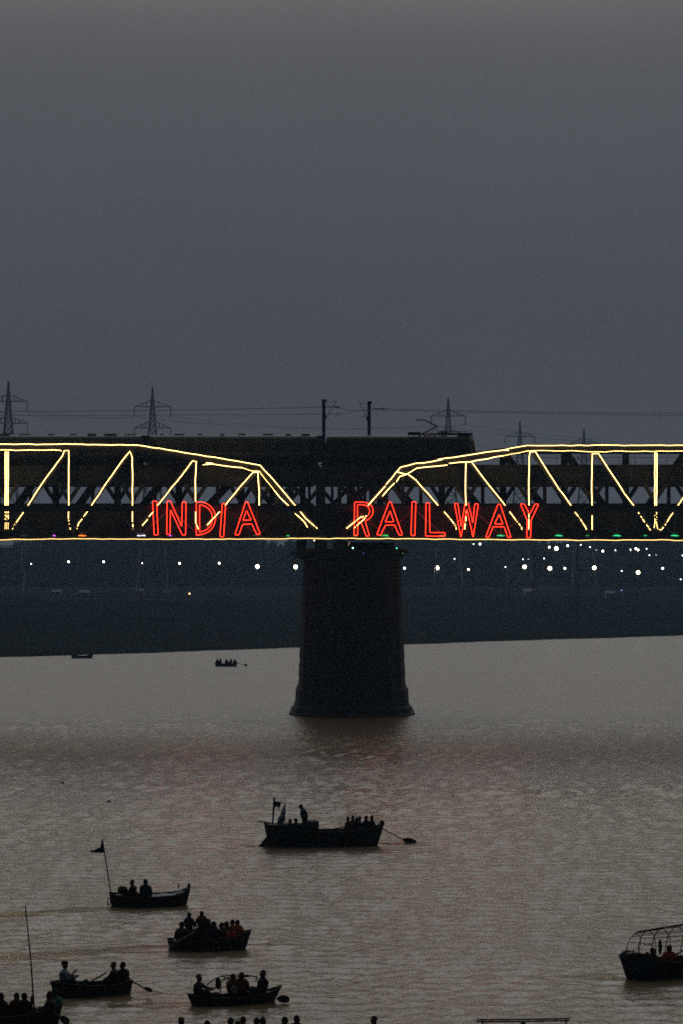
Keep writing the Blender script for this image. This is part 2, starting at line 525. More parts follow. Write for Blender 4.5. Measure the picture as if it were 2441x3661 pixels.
def make_span(nodes, label, sgn):
    xn = [xf(n) for n in nodes]
    P0 = Vector((xn[0], DN, ZB - 0.3))
    root = empty('truss_span', P0)
    tag(root, label, 'bridge', 'steel truss spans of the lit bridge')
    for plane, (d, off, m) in enumerate(((DN, 0.0, M_STEEL), (DF, SKEW, M_STEELD))):
        B = [Vector((x + off, d, ZB)) for x in xn]
        T = [None if t is None else Vector((x + off, d, zf(t))) for x, t in zip(xn, TOPY)]
        thick = 1.0 if plane == 0 else 2.3
        for i in range(10):
            beam('bottom_chord', B[i], B[i + 1], 0.55, 0.5, m, root, 'i', P0)
        for i in range(1, 9):
            beam('top_chord', T[i], T[i + 1], 0.6, 0.78, m, root, 'box', P0)
        beam('end_post', B[0], T[1], 0.55, 0.7, m, root, 'box', P0)
        beam('end_post', B[10], T[9], 0.55, 0.7, m, root, 'box', P0)
        for i in range(1, 10):
            beam('vertical_post', B[i], T[i], 0.32, 0.36 * thick, m, root, 'i', P0)
        for i in range(1, 5):
            beam('diagonal_brace', T[i] + Vector((0, .02, 0)), B[i + 1] + Vector((0, .02, 0)), 0.28, 0.42 * thick, m, root, 'i', P0)
            beam('diagonal_brace', T[10 - i] + Vector((0, .02, 0)), B[9 - i] + Vector((0, .02, 0)), 0.28, 0.42 * thick, m, root, 'i', P0)
    # cross frames, decks
    xe = [xn[0] - sgn * 0.85] + xn[1:]
    for i in range(10):
        a, b = xe[i], xe[i + 1]
        for d, off in ((301.6, -0.5), (307.4, -2.1)):
            beam('deck_girder', Vector((a + off, d, (UD0 + UD1) / 2)), Vector((b + off, d, (UD0 + UD1) / 2)), 0.35, UD1 - UD0, M_STEELD, root, 'i', P0)
        beam('deck_plate', Vector((a - 1.3, 304.5, UD1 + 0.12)), Vector((b - 1.3, 304.5, UD1 + 0.12)), 6.0, 0.16, M_DECK, root, 'box', P0)
        beam('road_slab', Vector((a - 1.3, 304.5, ZB + 0.1)), Vector((b - 1.3, 304.5, ZB + 0.1)), 7.6, 0.35, M_DECK, root, 'box', P0)
        beam('parapet_panel', Vector((a + off, 307.9, (ZB + LD1) / 2 + .1)), Vector((b + off - sgn * 0.06, 307.9, (ZB + LD1) / 2 + .1)), 0.12, LD1 - ZB, M_STEELD, root, 'box', P0)
        beam('parapet_panel', Vector((a - .8, 302.4, (ZB + LD1) / 2 - .15)), Vector((b - .8 - sgn * 0.06, 302.4, (ZB + LD1) / 2 - .15)), 0.1, (LD1 - ZB) * .86, M_STEELD, root, 'box', P0)
        beam('hand_rail', Vector((a - .4, 301.3, UD1 + 1.15)), Vector((b - .4, 301.3, UD1 + 1.15)), 0.05, 0.06, M_STEEL, root, 'box', P0)
        for s in (0, .25, .5, .75):
            x = a + (b - a) * s - .4
            beam('rail_post', Vector((x, 301.3, UD1)), Vector((x, 301.3, UD1 + 1.15)), 0.05, 0.05, M_STEEL, root, 'box', P0)
    for i in range(1, 10):
        x = xn[i]
        beam('floor_beam', Vector((x, 300.2, UD0 + .5)), Vector((x + SKEW, 308.8, UD0 + .5)), 0.3, 0.9, M_STEELD, root, 'i', P0)
        beam('floor_beam', Vector((x, 300.2, ZB - .02)), Vector((x + SKEW, 308.8, ZB - .02)), 0.3, 0.46, M_STEELD, root, 'i', P0)
        # knee braces that narrow the openings under the upper deck, on both planes
        for d, off in ((300.6, 0), (308.5, SKEW)):
            for sg in (-1, 1):
                beam('knee_brace', Vector((x + off, d, UD0 - 1.9)), Vector((x + off + sg * 1.3, d, UD0 + .1)), 0.2, 0.5, M_STEELD, root, 'box', P0)
    # intermediate hangers
    for i in range(10):
        x = (xn[i] + xn[i + 1]) / 2
        beam('hanger', Vector((x - 1.5, 305.5, ZB + .3)), Vector((x - 1.5, 305.5, UD0)), 0.16, 0.45, M_STEEL, root, 'box', P0)
    # portal frames at the end panels
    for d, off, w_ in ((301.0, 0, .5), (308.6, SKEW, .7)):
        for t in (0, .22, .5, .75):
            x = xn[0] + (xn[1] - xn[0]) * t + off
            beam('portal_post', Vector((x, d, ZB)), Vector((x, d, UD0 + .2)), 0.25, w_ if t in (0, .5) else .35, M_STEELD, root, 'i', P0)
        for t0, t1 in ((.0, .3), (.5, .2), (.5, .8)):
            xa = xn[0] + (xn[1] - xn[0]) * t0 + off; xb = xn[0] + (xn[1] - xn[0]) * t1 + off
            beam('portal_brace', Vector((xa, d + .04, UD0 + .1)), Vector((xb, d + .04, LD1 - .3)), 0.2, 0.5, M_STEELD, root, 'box', P0)
    for d, off in ((303.8, 0), (305.2, 0)):
        beam('rail', Vector((xe[0] - 1.3, d, UD1 + .28)), Vector((xe[10] - 1.3, d, UD1 + .28)), 0.07, 0.16, M_STEEL, root, 'box', P0)
    return root, P0

left_nodes = [1155, 928, 698, 473, 246, 22, -202, -427, -652, -882, -1109]
right_nodes = [1213, 1440, 1666, 1891, 2117, 2343, 2568, 2794, 3019, 3245, 3472]
spanL, PL = make_span(left_nodes, 'left span of the riveted truss bridge, outlined in yellow rope lights behind INDIA', -1)
spanR, PR = make_span(right_nodes, 'right span of the riveted truss bridge, outlined in yellow rope lights behind RAILWAY', 1)

# lattice parapet along the near side, in front of the lit truss
def lattice(root, P0, first, step, n, x_from, x_to):
    d = 299.0
    zt, zb = zf(1818, d), zf(1914, d)
    beam('lattice_rail', Vector((xf(x_from, d), d, zt)), Vector((xf(x_to, d), d, zt)), 0.22, 0.75, M_STEEL, root, 'i', P0)
    beam('lattice_rail', Vector((xf(x_from, d), d, zb - .25)), Vector((xf(x_to, d), d, zb - .25)), 0.2, 0.42, M_STEELD, root, 'i', P0)
    for k in range(n):
        x = first + step * k
        lo, hi = min(x_from, x_to), max(x_from, x_to)
        for sg in (-1, 1):
            xm = x + sg * 103.5
            if lo <= xm <= hi and lo <= x <= hi:
                beam('lattice_bar', Vector((xf(x, d), d + .02, zb)), Vector((xf(xm, d), d + .02, zt)), 0.1, 0.16, M_LAT, root, 'box', P0)
                beam('lattice_post', Vector((xf(xm, d), d, zb)), Vector((xf(xm, d), d, zt)), 0.1, 0.13, M_LAT, root, 'box', P0)
        if lo <= x <= hi:
            beam('lattice_post', Vector((xf(x, d), d, zb)), Vector((xf(x, d), d, zt)), 0.1, 0.13, M_LAT, root, 'box', P0)
lattice(spanL, PL, 1126, -207.4, 12, 1170, -1109)
lattice(spanR, PR, 1376, 207.2, 11, 1186, 3472)

# floodlights along the foot of the lattice
def flood(root, P0, px, col, wide, strength, py=1916):
    hx = 0.95 if wide else 0.34
    p = at(px, py, 298.86)
    fm = mat('floodlight lens %d' % int(px), (0.2, 0.2, 0.2), 0.4, 0, 0, 1, 0, col, strength)
    h = MB().box((0, .02, -0.08), (hx * 1.06, .2, .1)).build('floodlight', M_STEELD, root)
    h.location = p - P0
    lens = MB()
    n = 6
    for i in range(n):
        t = (i + .5) / n
        lens.box((hx * (t - .5), -.03, .035 + .02 * math.sin(7 * t + px)), (hx / n * .98, .14, .10 + .05 * math.sin(5 * t + px)))
    lens.build('lens', fm, h)
for px, col, wide, st in ((88, (.1, .2, .5), 1, .12), (194, (.75, .12, 1), 0, 1.6), (295, (1, .2, .03), 1, 2.2), (505, (.80, .72, 1), 1, 2.6),
                          (610, (.75, .08, .9), 0, 1.3), (712, (.5, .03, .12), 1, .25), (919, (.1, .4, .15), 1, .12), (1028, (.04, .8, .15), 0, .9)):
    flood(spanL, PL, px, col, wide, st)
for px, col, wide, st in ((1270, (.1, .7, .1), 0, .4), (1374, (.03, .85, .2), 1, 1.0), (1478, (.9, .05, .06), 0, .4), (1583, (.1, .5, .2), 1, .22), (1790, (.04, .9, .35), 1, 1.0),
                          (1997, (.04, .9, .33), 1, 1.1), (2100, (.04, .8, .2), 0, .5), (2204, (.04, .9, .33), 1, 1.2), (2307, (.04, .8, .25), 0, .9), (2412, (.04, .9, .33), 1, 1.1)):
    flood(spanR, PR, px, col, wide, st)

def wob(pts, amp=1.2, step=26):
    """rope lights are tied on by hand: they sag and shift a little between ties"""
    out = []
    for i in range(len(pts) - 1):
        a, b = pts[i], pts[i + 1]
        L_ = math.hypot(b[0] - a[0], b[1] - a[1])
        n = max(1, int(L_ / step))
        for k in range(n):
            t = k / n
            j = amp if (k or i) else 0
            out.append((a[0] + (b[0] - a[0]) * t + random.uniform(-j, j) * .7, a[1] + (b[1] - a[1]) * t + random.uniform(-j, j)))
    out.append(pts[-1])
    return out

LS = lambda pts, **k: strip(spanL, PL, wob(pts), **k)
RS = lambda pts, **k: strip(spanR, PR, wob(pts), **k)
# --- left span
LS([(-560, 1590)] + [c1(*p) for p in ((0, 473), (250, 476), (450, 473), (700, 477), (930, 480), (1150, 512), (1568, 582))] + [c2(*p) for p in ((322, 617), (430, 735), (575, 905))])
LS([(-400, 1609)] + [c1(*p) for p in ((0, 515), (410, 514), (420, 520))], r=.05)
LS([c1(1408, 602), c1(1450, 604), c2(-70, 616), c2(0, 612), c2(70, 622), c2(200, 635)], r=.06)
LS([c2(200, 635), c2(265, 655), c2(325, 660)], r=.035)
for dx in (36, 46, 57):
    LS([c1(dx, 525), c1(dx - 1, 800), c1(dx - 1, 905)], r=.055)
    for a, b in ((935, 946), (958, 990), (1010, 1055)):
        LS([c1(dx, a), c1(dx - (b > 1000) * 2, b)], r=.04 if b < 1000 else .022)
LS([c1(182, 907), c1(300, 725), c1(425, 555), c1(440, 519), c1(470, 518), c1(468, 700), c1(470, 905)])
for a, b in (((160, 940), (110, 1010)), ((102, 1020), (93, 1034)), ((87, 1048), (86, 1056)), ((468, 935), (467, 982)), ((468, 990), (474, 1022)), ((478, 1044), (482, 1058))):
    LS([c1(*a), c1(*b)], r=.055 if b[1] < 1012 else .04)
LS([c1(615, 908), c1(760, 690), c1(870, 540), c1(888, 523), c1(904, 565), c1(906, 730), c1(905, 903)])
for a, b in (((598, 935), (570, 970)), ((562, 985), (537, 1016)), ((537, 1016), (530, 1035)), ((527, 1048), (526, 1056)), ((905, 932), (905, 1005)), ((907, 1020), (909, 1054))):
    LS([c1(*a), c1(*b)], r=.055 if b[1] < 1050 or a[0] > 800 else .035)
LS([c1(1068, 903), c1(1240, 690), c1(1310, 595), c1(1318, 587), c1(1342, 594), c1(1335, 720), c1(1336, 867)])
for a, b in (((1050, 933), (1018, 970)), ((1010, 988), (972, 1030)), ((962, 1052), (961, 1058)), ((1337, 932), (1337, 1010)), ((1337, 1010), (1356, 1056))):
    LS([c1(*a), c1(*b)], r=.055)
LS([c2(80, 900), c2(180, 775), c2(275, 667), c2(318, 664)])
LS([c2(308, 665), c2(318, 800), c2(318, 905)])
LS([c1(1505, 932), c1(1415, 1028)], r=.06)
LS([c2(325, 668), c2(425, 795)], r=.035)
LS([c2(425, 795), c2(460, 840), c2(525, 900)], r=.07)
LS([c2(590, 925), c2(640, 985), c2(715, 1050)], r=.055)
LS([c2(563, 948), c2(608, 985), c2(628, 1010), c2(652, 1050)], r=.055)
LS([(-560, 1930), c1(0, 1127), c1(400, 1122), c1(800, 1122), c1(1000, 1125), c1(1568, 1122), c2(322, 1122), c2(640, 1118), c2(742, 1120)], r=.048, d=298.85, m=M_LEDS)
# --- right span
RS([c2(1060, 895), c2(1120, 828), c2(1180, 760)])
RS([c2(1185, 750), c2(1255, 665), c2(1285, 632), c2(1390, 605), c2(1440, 605), c2(1568, 577), c3(110, 505), c3(300, 475), c3(500, 448), c3(530, 450)])
RS([c3(500, 448), c3(545, 438), c3(590, 430), c3(640, 420), c3(700, 423), c3(1000, 420), c3(1568, 421), (2900, 1594)], r=.05)
RS([c2(1160, 830), c2(1200, 785), c2(1243, 740)])
RS([c2(1255, 733), c2(1280, 697), c2(1325, 680), c2(1395, 640), c2(1568, 620), c3(165, 538)])
RS([c2(1255, 660), c2(1290, 674), c2(1325, 680)])
RS([c3(175, 528), c3(300, 518), c3(500, 482)])
RS([c3(500, 482), c3(640, 455), c3(700, 452), c3(900, 453), c3(1060, 459), c3(1200, 455), c3(1568, 456), (2900, 1614)], r=.036)
RS([c2(1335, 680), c2(1390, 720), c2(1470, 810), c2(1500, 850), c2(1550, 903)])
RS([c2(915, 1050), c2(975, 998), c2(1010, 975), c2(1052, 964)], r=.06)
RS([c2(965, 1050), c2(1000, 1018), c2(1035, 985), c2(1050, 968)], r=.055)
for a, b in (((145, 815), (176, 850)), ((180, 855), (214, 900)), ((216, 908), (218, 921))):
    RS([c3(*a), c3(*b)], r=.055)
RS([c3(275, 522), c3(273, 650), c3(275, 790)])
for a, b in (((277, 813), (277, 832)), ((275, 845), (276, 871)), ((272, 885), (267, 921))):
    RS([c3(*a), c3(*b)], r=.06)
RS([c3(310, 520), c3(380, 615), c3(450, 705), c3(518, 790)])
for a, b in (((535, 815), (582, 878)), ((590, 886), (600, 898)), ((606, 906), (608, 922))):
    RS([c3(*a), c3(*b)], r=.055)
RS([c3(651, 790), c3(649, 640), c3(652, 490), c3(656, 458), c3(690, 458), c3(760, 575), c3(830, 680), c3(910, 790)])
for a, b in (((650, 830), (650, 850)), ((650, 858), (649, 921)), ((925, 818), (952, 853)), ((957, 861), (967, 876)), ((971, 882), (985, 903)), ((985, 903), (994, 922))):
    RS([c3(*a), c3(*b)], r=.058)
RS([c3(1026, 795), c3(1024, 640), c3(1028, 500), c3(1028, 468), c3(1065, 469), c3(1150, 600), c3(1220, 705), c3(1285, 792)])
for a, b in (((1027, 838), (1027, 922)), ((1302, 820), (1312, 834)), ((1317, 842), (1323, 852)), ((1328, 860), (1340, 879)), ((1348, 890), (1363, 908)), ((1366, 914), (1374, 926))):
    RS([c3(*a), c3(*b)], r=.055)
RS([c3(1400, 790), c3(1400, 640), c3(1400, 468), c3(1406, 463), c3(1412, 468), c3(1412, 640), c3(1410, 790)], r=.06)
for a, b in (((1411, 818), (1411, 832)), ((1400, 835), (1400, 850)), ((1411, 845), (1411, 864)), ((1401, 856), (1401, 872)), ((1402, 872), (1396, 912)), ((1409, 874), (1417, 918)), ((1424, 922), (1438, 923))):
    RS([c3(*a), c3(*b)], r=.035)
RS([(2568, 1615), (2480, 1735), c3(1568, 735), c3(1528, 793)])
for a, b in (((1508, 822), (1490, 848)), ((1490, 848), (1472, 878)), ((1466, 888), (1458, 900)), ((1452, 908), (1440, 924))):
    RS([c3(*a), c3(*b)], r=.055)
RS([c2(742, 1120), c2(900, 1119), c2(1100, 1118), c2(1300, 1121), c2(1568, 1124), c3(140, 979), c3(600, 982), c3(900, 985), c3(1300, 985), c3(1480, 983), c3(1568, 988), (2900, 1931)], r=.052, d=298.85, m=M_LEDS)

# ------------------------------------------------------------------ the two words
def word(name, label, letters):
    allp = [p for l in letters for loop in l for p in loop]
    x0 = min(p[0] for p in allp); y1 = max(p[1] for p in allp)
    P0 = at(x0, y1, 298.6)
    root = empty(name, P0)
    tag(root, label, 'sign', 'illuminated words on the bridge')
    for l in letters:
        mb = MB()
        for loop in l:
            pts = []
            n = len(loop)
            for i in range(n):                      # cut the corners a little, as bent tube does
                a, b = loop[i], loop[(i + 1) % n]
                L_ = math.hypot(b[0] - a[0], b[1] - a[1])
                c = min(2.0, L_ * .3) / max(L_, 1e-6)
                pts.append((a[0] + (b[0] - a[0]) * c, a[1] + (b[1] - a[1]) * c))
                pts.append((b[0] - (b[0] - a[0]) * c, b[1] - (b[1] - a[1]) * c))
            mb.loop([at(x, y, 298.6) - P0 for x, y in pts], 0.031, 5)
        mb.build('letter', M_RED, root)
    # flat steel frame that carries the letters
    xm = max(p[0] for p in allp)
    for py in (1812, 1905):
        beam('letter_rail', at(x0, py, 298.78), at(xm, py, 298.78), 0.05, 0.07, M_STEELD, root, 'box', P0)
    return root

def arc(cx, cy, rx, ry, a0, a1, n):
    return [(cx + rx * math.cos(R(a0 + (a1 - a0) * i / n)), cy + ry * math.sin(R(a0 + (a1 - a0) * i / n))) for i in range(n + 1)]
C1 = lambda L_: [c1(*p) for p in L_]
C2 = lambda L_: [c2(*p) for p in L_]
C3 = lambda L_: [c3(*p) for p in L_]
word('illuminated_word', 'outlined red letters INDIA on the left span', [
    [C1([(1043, 865), (1070, 863), (1080, 1093), (1053, 1095)])],
    [C1([(1142, 862), (1164, 862), (1241, 1038), (1246, 868), (1270, 868), (1268, 1095), (1246, 1095), (1165, 922), (1162, 1091), (1139, 1091)])],
    [C1([(1342, 869), (1364, 870)] + arc(1366, 980, 107, 111, -85, 85, 14) + [(1342, 1097)]),
     C1([(1364, 888)] + arc(1366, 981, 86, 91, -85, 85, 12) + [(1364, 1079)])],
    [C2([(66, 880), (89, 880), (75, 1107), (50, 1106)])],
    [C2([(226, 868), (238, 868), (326, 1089), (301, 1091), (268, 1019), (205, 1023), (178, 1095), (152, 1093)]), C2([(232, 928), (263, 994), (207, 994)])],
])
word('illuminated_word', 'outlined red letters RAILWAY on the right span', [
    [C2([(970, 870), (1030, 870), (1070, 880), (1092, 905), (1097, 935), (1088, 965), (1064, 988), (1042, 999), (1071, 1100), (1050, 1103), (1012, 1003), (993, 1003), (990, 1097), (967, 1098)]),
     C2([(990, 887), (1040, 889), (1066, 905), (1074, 932), (1062, 962), (1038, 977), (990, 981)])],
    [C2([(1206, 868), (1218, 868), (1297, 1095), (1275, 1097), (1243, 1026), (1180, 1029), (1147, 1096), (1122, 1093)]), C2([(1212, 930), (1238, 1005), (1181, 1005)])],
    [C2([(1362, 868), (1388, 868), (1382, 1098), (1356, 1097)])],
    [C3([(37, 763), (58, 763), (60, 940), (150, 940), (150, 962), (35, 961)])],
    [C3([(207, 767), (227, 767), (247, 905), (270, 768), (290, 768), (317, 882), (328, 768), (350, 769), (318, 968), (281, 800), (245, 968)])],
    [C3([(466, 772), (480, 772), (544, 968), (525, 969), (503, 905), (437, 905), (412, 968), (393, 967)]), C3([(473, 830), (496, 889), (446, 889)])],
    [C3([(600, 770), (623, 770), (655, 832), (686, 770), (708, 771), (664, 866), (660, 970), (637, 970), (640, 866)])],
])

# ------------------------------------------------------------------ pier
def stadium(cx, y0, y1, hw, n=9):
    """plan outline: rounded cutwaters at both ends"""
    pts = []
    for i in range(n):
        a = math.pi + math.pi * i / (n - 1)
        pts.append((cx + hw * math.cos(a), y0 + hw * .75 + hw * .75 * math.sin(a)))
    for i in range(n):
        a = math.pi * i / (n - 1)
        pts.append((cx + hw * math.cos(a), y1 - hw * .75 + hw * .75 * math.sin(a)))
    return pts
def pier():
    y0, y1 = 295.0, 318.0
    cxp = xf(1258, 299)
    root = empty('bridge_pier', (cxp, 306, 0))
    tag(root, 'tall tapering masonry pier standing in the river under the bridge joint', 'pier')
    def solid(name, levels, material=M_STONE):
        rings = []
        for z, hw, ex in levels:
            rings.append([Vector((x - cxp, y - 306, z)) for x, y in stadium(cxp, y0 - ex, y1 + ex, hw)])
        v = [p for r_ in rings for p in r_]
        n = len(rings[0]); f = []
        for i in range(len(rings) - 1):
            for k in range(n):
                k2 = (k + 1) % n
                f.append([i * n + k, i * n + k2, (i + 1) * n + k2, (i + 1) * n + k])
        f.append([(len(rings) - 1) * n + k for k in range(n)])
        f.append([k for k in range(n)][::-1])
        return mesh_obj(name, v, f, material, root)
    s = 299 / FPX
    zz = lambda py: HC - (py - YH) * 299 / FPX
    # shaft: courses of stone, each its own ring a little proud or set back
    ztop, zbot = zz(1998), zz(2463)
    ncourse = 30
    for i in range(ncourse):
        za = zbot + (ztop - zbot) * i / ncourse; zb_ = zbot + (ztop - zbot) * (i + 1) / ncourse
        t0, t1 = i / ncourse, (i + 1) / ncourse
        h0 = (193 - 20 * t0) * s; h1 = (193 - 20 * t1) * s
        j = random.uniform(-.03, .03)
        solid('stone_course', [(za + .012, h0 + j - .03, 0), (za + .05, h0 + j, .02), (zb_ - .04, h1 + j, .02), (zb_ - .005, h1 + j - .03, 0)])
    solid('plinth', [(zz(2522), 204 * s, .5), (zz(2468), 202 * s, .4), (zz(2463) + .01, 201 * s, .35)])
    solid('plinth', [(zz(2552), 213 * s, .8), (zz(2530), 213 * s, .8), (zz(2522), 206 * s, .6)])
    solid('footing_ledge', [(-1.4, 219 * s, 1.0), (zz(2561), 219 * s, 1.0), (zz(2559), 225.5 * s, 1.3), (zz(2550), 225.5 * s, 1.3), (zz(2547), 223 * s, 1.2)])
    # corbelled cap
    solid('cap_course', [(zz(1998), 176 * s, .1), (zz(1988), 188 * s, .4), (zz(1976), 190 * s, .5)])
    solid('cap_course', [(zz(1976) + .01, 196 * s, .7), (zz(1962), 198 * s, .8)])
    # bearings under both truss planes
    zc = zz(1962)
    for d, off in ((DN, 0), (DF, SKEW)):
        for px in (1150, 1218):
            p = Vector((xf(px) + off - cxp, d - 306, 0))
            MB().box(p + Vector((0, 0, zc + (ZB - .3 - zc) / 2)), (1.3, 1.2, ZB - .3 - zc)).build('bearing', M_STEELD, root)
    MB().box(Vector((xf(1300) - cxp, 2.0, zc + .42)), (7.5, 9.0, .8)).build('bearing_wall', M_STONE, root)
    # saplings rooted in the cap
    lv = MB()
    for cxq, cyq, r_ in ((1062, 1980, .9), (1078, 1990, .6), (1440, 1974, .5)):
        c = at(cxq, cyq, 297) - Vector((cxp, 306, 0))
        for k in range(150):
            p = c + Vector((random.gauss(0, r_ * .5), random.gauss(0, .4), random.gauss(0, r_ * .28)))
            a = Vector((random.gauss(0, 1), random.gauss(0, 1), random.gauss(0, 1))).normalized() * .14
            b = a.cross(Vector((random.gauss(0, 1), random.gauss(0, 1), random.gauss(0, 1)))).normalized() * .08
            n = len(lv.v); lv.v += [p - a, p + b, p + a, p - b]; lv.f.append([n, n + 1, n + 2, n + 3])
    tag(lv.build('ledge_leaves', mat('ledge weed leaves', (.04, .055, .03), .7, 0, .4, 3), root), kind='stuff')
    # small coloured bulbs hung under the joint
    for px, py, col, st, r_ in ((1261, 1959, (.35, 1, .45), 8, .075), (1418, 1960, (.05, .9, .55), 3, .07), (1440, 1978, (.03, .4, .15), .5, .08), (1299, 1979, (.05, .1, .4), .3, .12), (1123, 1932, (1, .75, .4), 5, .07)):
        p = at(px, py, 294.2) - Vector((cxp, 306, 0))
        bu = MB().ball(p, r_).build('bulb', mat('bulb %d' % px, (.3, .3, .3), .4, 0, 0, 1, 0, col, st), root)
        MB().tube([p + Vector((0, 0, r_)), p + Vector((0, 2.0, max(.2, (py - 1925) * .0335)))], .012, 4).build('cord', M_STEELD, bu)
    MB().tube([at(1250, 1937, 296) - Vector((cxp, 306, 0)), at(1245, 1950, 296) - Vector((cxp, 306, 0))], .035, 5).build('light_strip', mat('dim rope end', (.5, .4, .2), .5, 0, 0, 1, 0, (1, .6, .3), .5), root)
pier()
# ------------------------------------------------------------------ train on the upper deck
ZRAIL = UD1 + 0.36
M_COACH = mat('dusty coach paint', (0.048, 0.058, 0.072), 0.55, 0, 0.3, 1.5)
M_ROOF = mat('sooty roof', (0.032, 0.033, 0.034), 0.85, 0, 0.3, 2)
M_LOCO = mat('locomotive paint', (0.040, 0.032, 0.024), 0.5, 0, 0.3, 1.5)
M_GLASS = mat('dark window glass', (0.05, 0.06, 0.07), 0.12, 0, 0.1, 3, spec=0.5)
M_UNDER = mat('underframe grime', (0.02, 0.02, 0.02), 0.9, 0, 0.3, 4)
M_INS = mat('glazed insulator', (0.45, 0.43, 0.40), 0.3, 0, 0.1, 5)

def section(hw, zt, z0):
    pts = [(-hw, z0), (-hw, zt - .75), (-hw * .93, zt - .45), (-hw * .74, zt - .2), (-hw * .4, zt - .05), (0, zt)]
    return pts + [(-y, z) for y, z in pts[-2::-1]]
def loft(name, stations, material, parent):
    """stations: (x at sill, x at roof, half width, roof z, sill z)"""
    v = []; f = []
    for xs_, xr, hw, zt, z0 in stations:
        sec = section(hw, zt, z0)
        for y, z in sec:
            t = max(0, min(1, (z - z0 - .8) / (zt - z0 - .8)))
            v.append((xs_ + (xr - xs_) * t, y, z))
    n = 11
    for i in range(len(stations) - 1):
        for k in range(n - 1):
            f.append([i * n + k, (i + 1) * n + k, (i + 1) * n + k + 1, i * n + k + 1])
        f.append([i * n + n - 1, (i + 1) * n + n - 1, (i + 1) * n, i * n])
    f.append(list(range(n))[::-1]); f.append([(len(stations) - 1) * n + k for k in range(n)])
    return mesh_obj(name, v, f, material, parent)
def bogie(root, x):
    mb = MB().box((0, 0, .62), (3.4, 2.4, .35))
    b = mb.build('bogie', M_UNDER, root); b.location = (x, 0, 0)
    for dx in (-1.25, 1.25):
        for sy in (-1, 1):
            w = MB(); w.tube([(dx, sy * .80, .46), (dx, sy * .92, .46)], .46, 14)
            w.build('wheel', M_UNDER, b)
HR = 3.68
def coach(xc, L_, label):
    root = empty('railway_coach', (xc, 304.5, ZRAIL))
    tag(root, label, 'train car', 'coaches behind the locomotive')
    loft('body', [(-L_ / 2, -L_ / 2, 1.48, HR - .02, .95), (L_ / 2, L_ / 2, 1.48, HR - .02, .95)], M_COACH, root)
    MB().box((0, 0, .5), (L_ - .3, 2.5, .96)).build('underframe', M_UNDER, root)
    bogie(root, -L_ / 2 + 3.2); bogie(root, L_ / 2 - 3.2)
    n = 9
    for sy in (-1, 1):
        for i in range(n):
            x = (i - (n - 1) / 2) * 1.85
            wf = MB().box((x, sy * 1.49, 2.15), (1.25, .05, .8)).build('window', M_GLASS, root)
            MB().box((x, sy * 1.515, 2.15), (.06, .03, .8)).build('window_bar', M_UNDER, wf)
        MB().box((0, sy * 1.485, 2.78), (L_ - 1.8, .03, .22)).build('upper_sheen_band', mat('painted coach sheen', (.11, .12, .13), .6, 0, .3, 2), root)  # pale strips above and below the windows: painted stand-in for their reflections
        MB().box((0, sy * 1.485, 1.30), (L_ - 1.8, .03, .30)).build('lower_sheen_band', mat('painted coach sheen', (.11, .12, .13), .6, 0, .3, 2), root)
        for x in (-L_ / 2 + .8, L_ / 2 - .8):
            MB().box((x, sy * 1.49, 2.0), (.75, .05, 1.9)).build('door', M_UNDER, root)
    for i in range(8):
        x = (i - 3.5) * 2.45 + random.uniform(-.7, .7)
        MB().box((x, random.choice((-.25, .25)), HR + random.uniform(-.02, .05)), (random.uniform(.4, 1.7), .6, .22)).build('roof_vent', M_ROOF, root)
    for x in (-L_ / 2 - .1, L_ / 2 + .1):
        MB().box((x, 0, 1.95), (.9, 2.5, 3.2)).build('gangway', M_UNDER, root)
xe_ = xf(1150, 303)
for k, lab in enumerate(('dark railway coach coupled directly behind the locomotive', 'second dark coach behind the locomotive, above the letter N', 'third dark coach behind the locomotive, at the left edge')):
    coach(xe_ - 0.3 - 10.6 - k * 21.6, 21.2, lab)

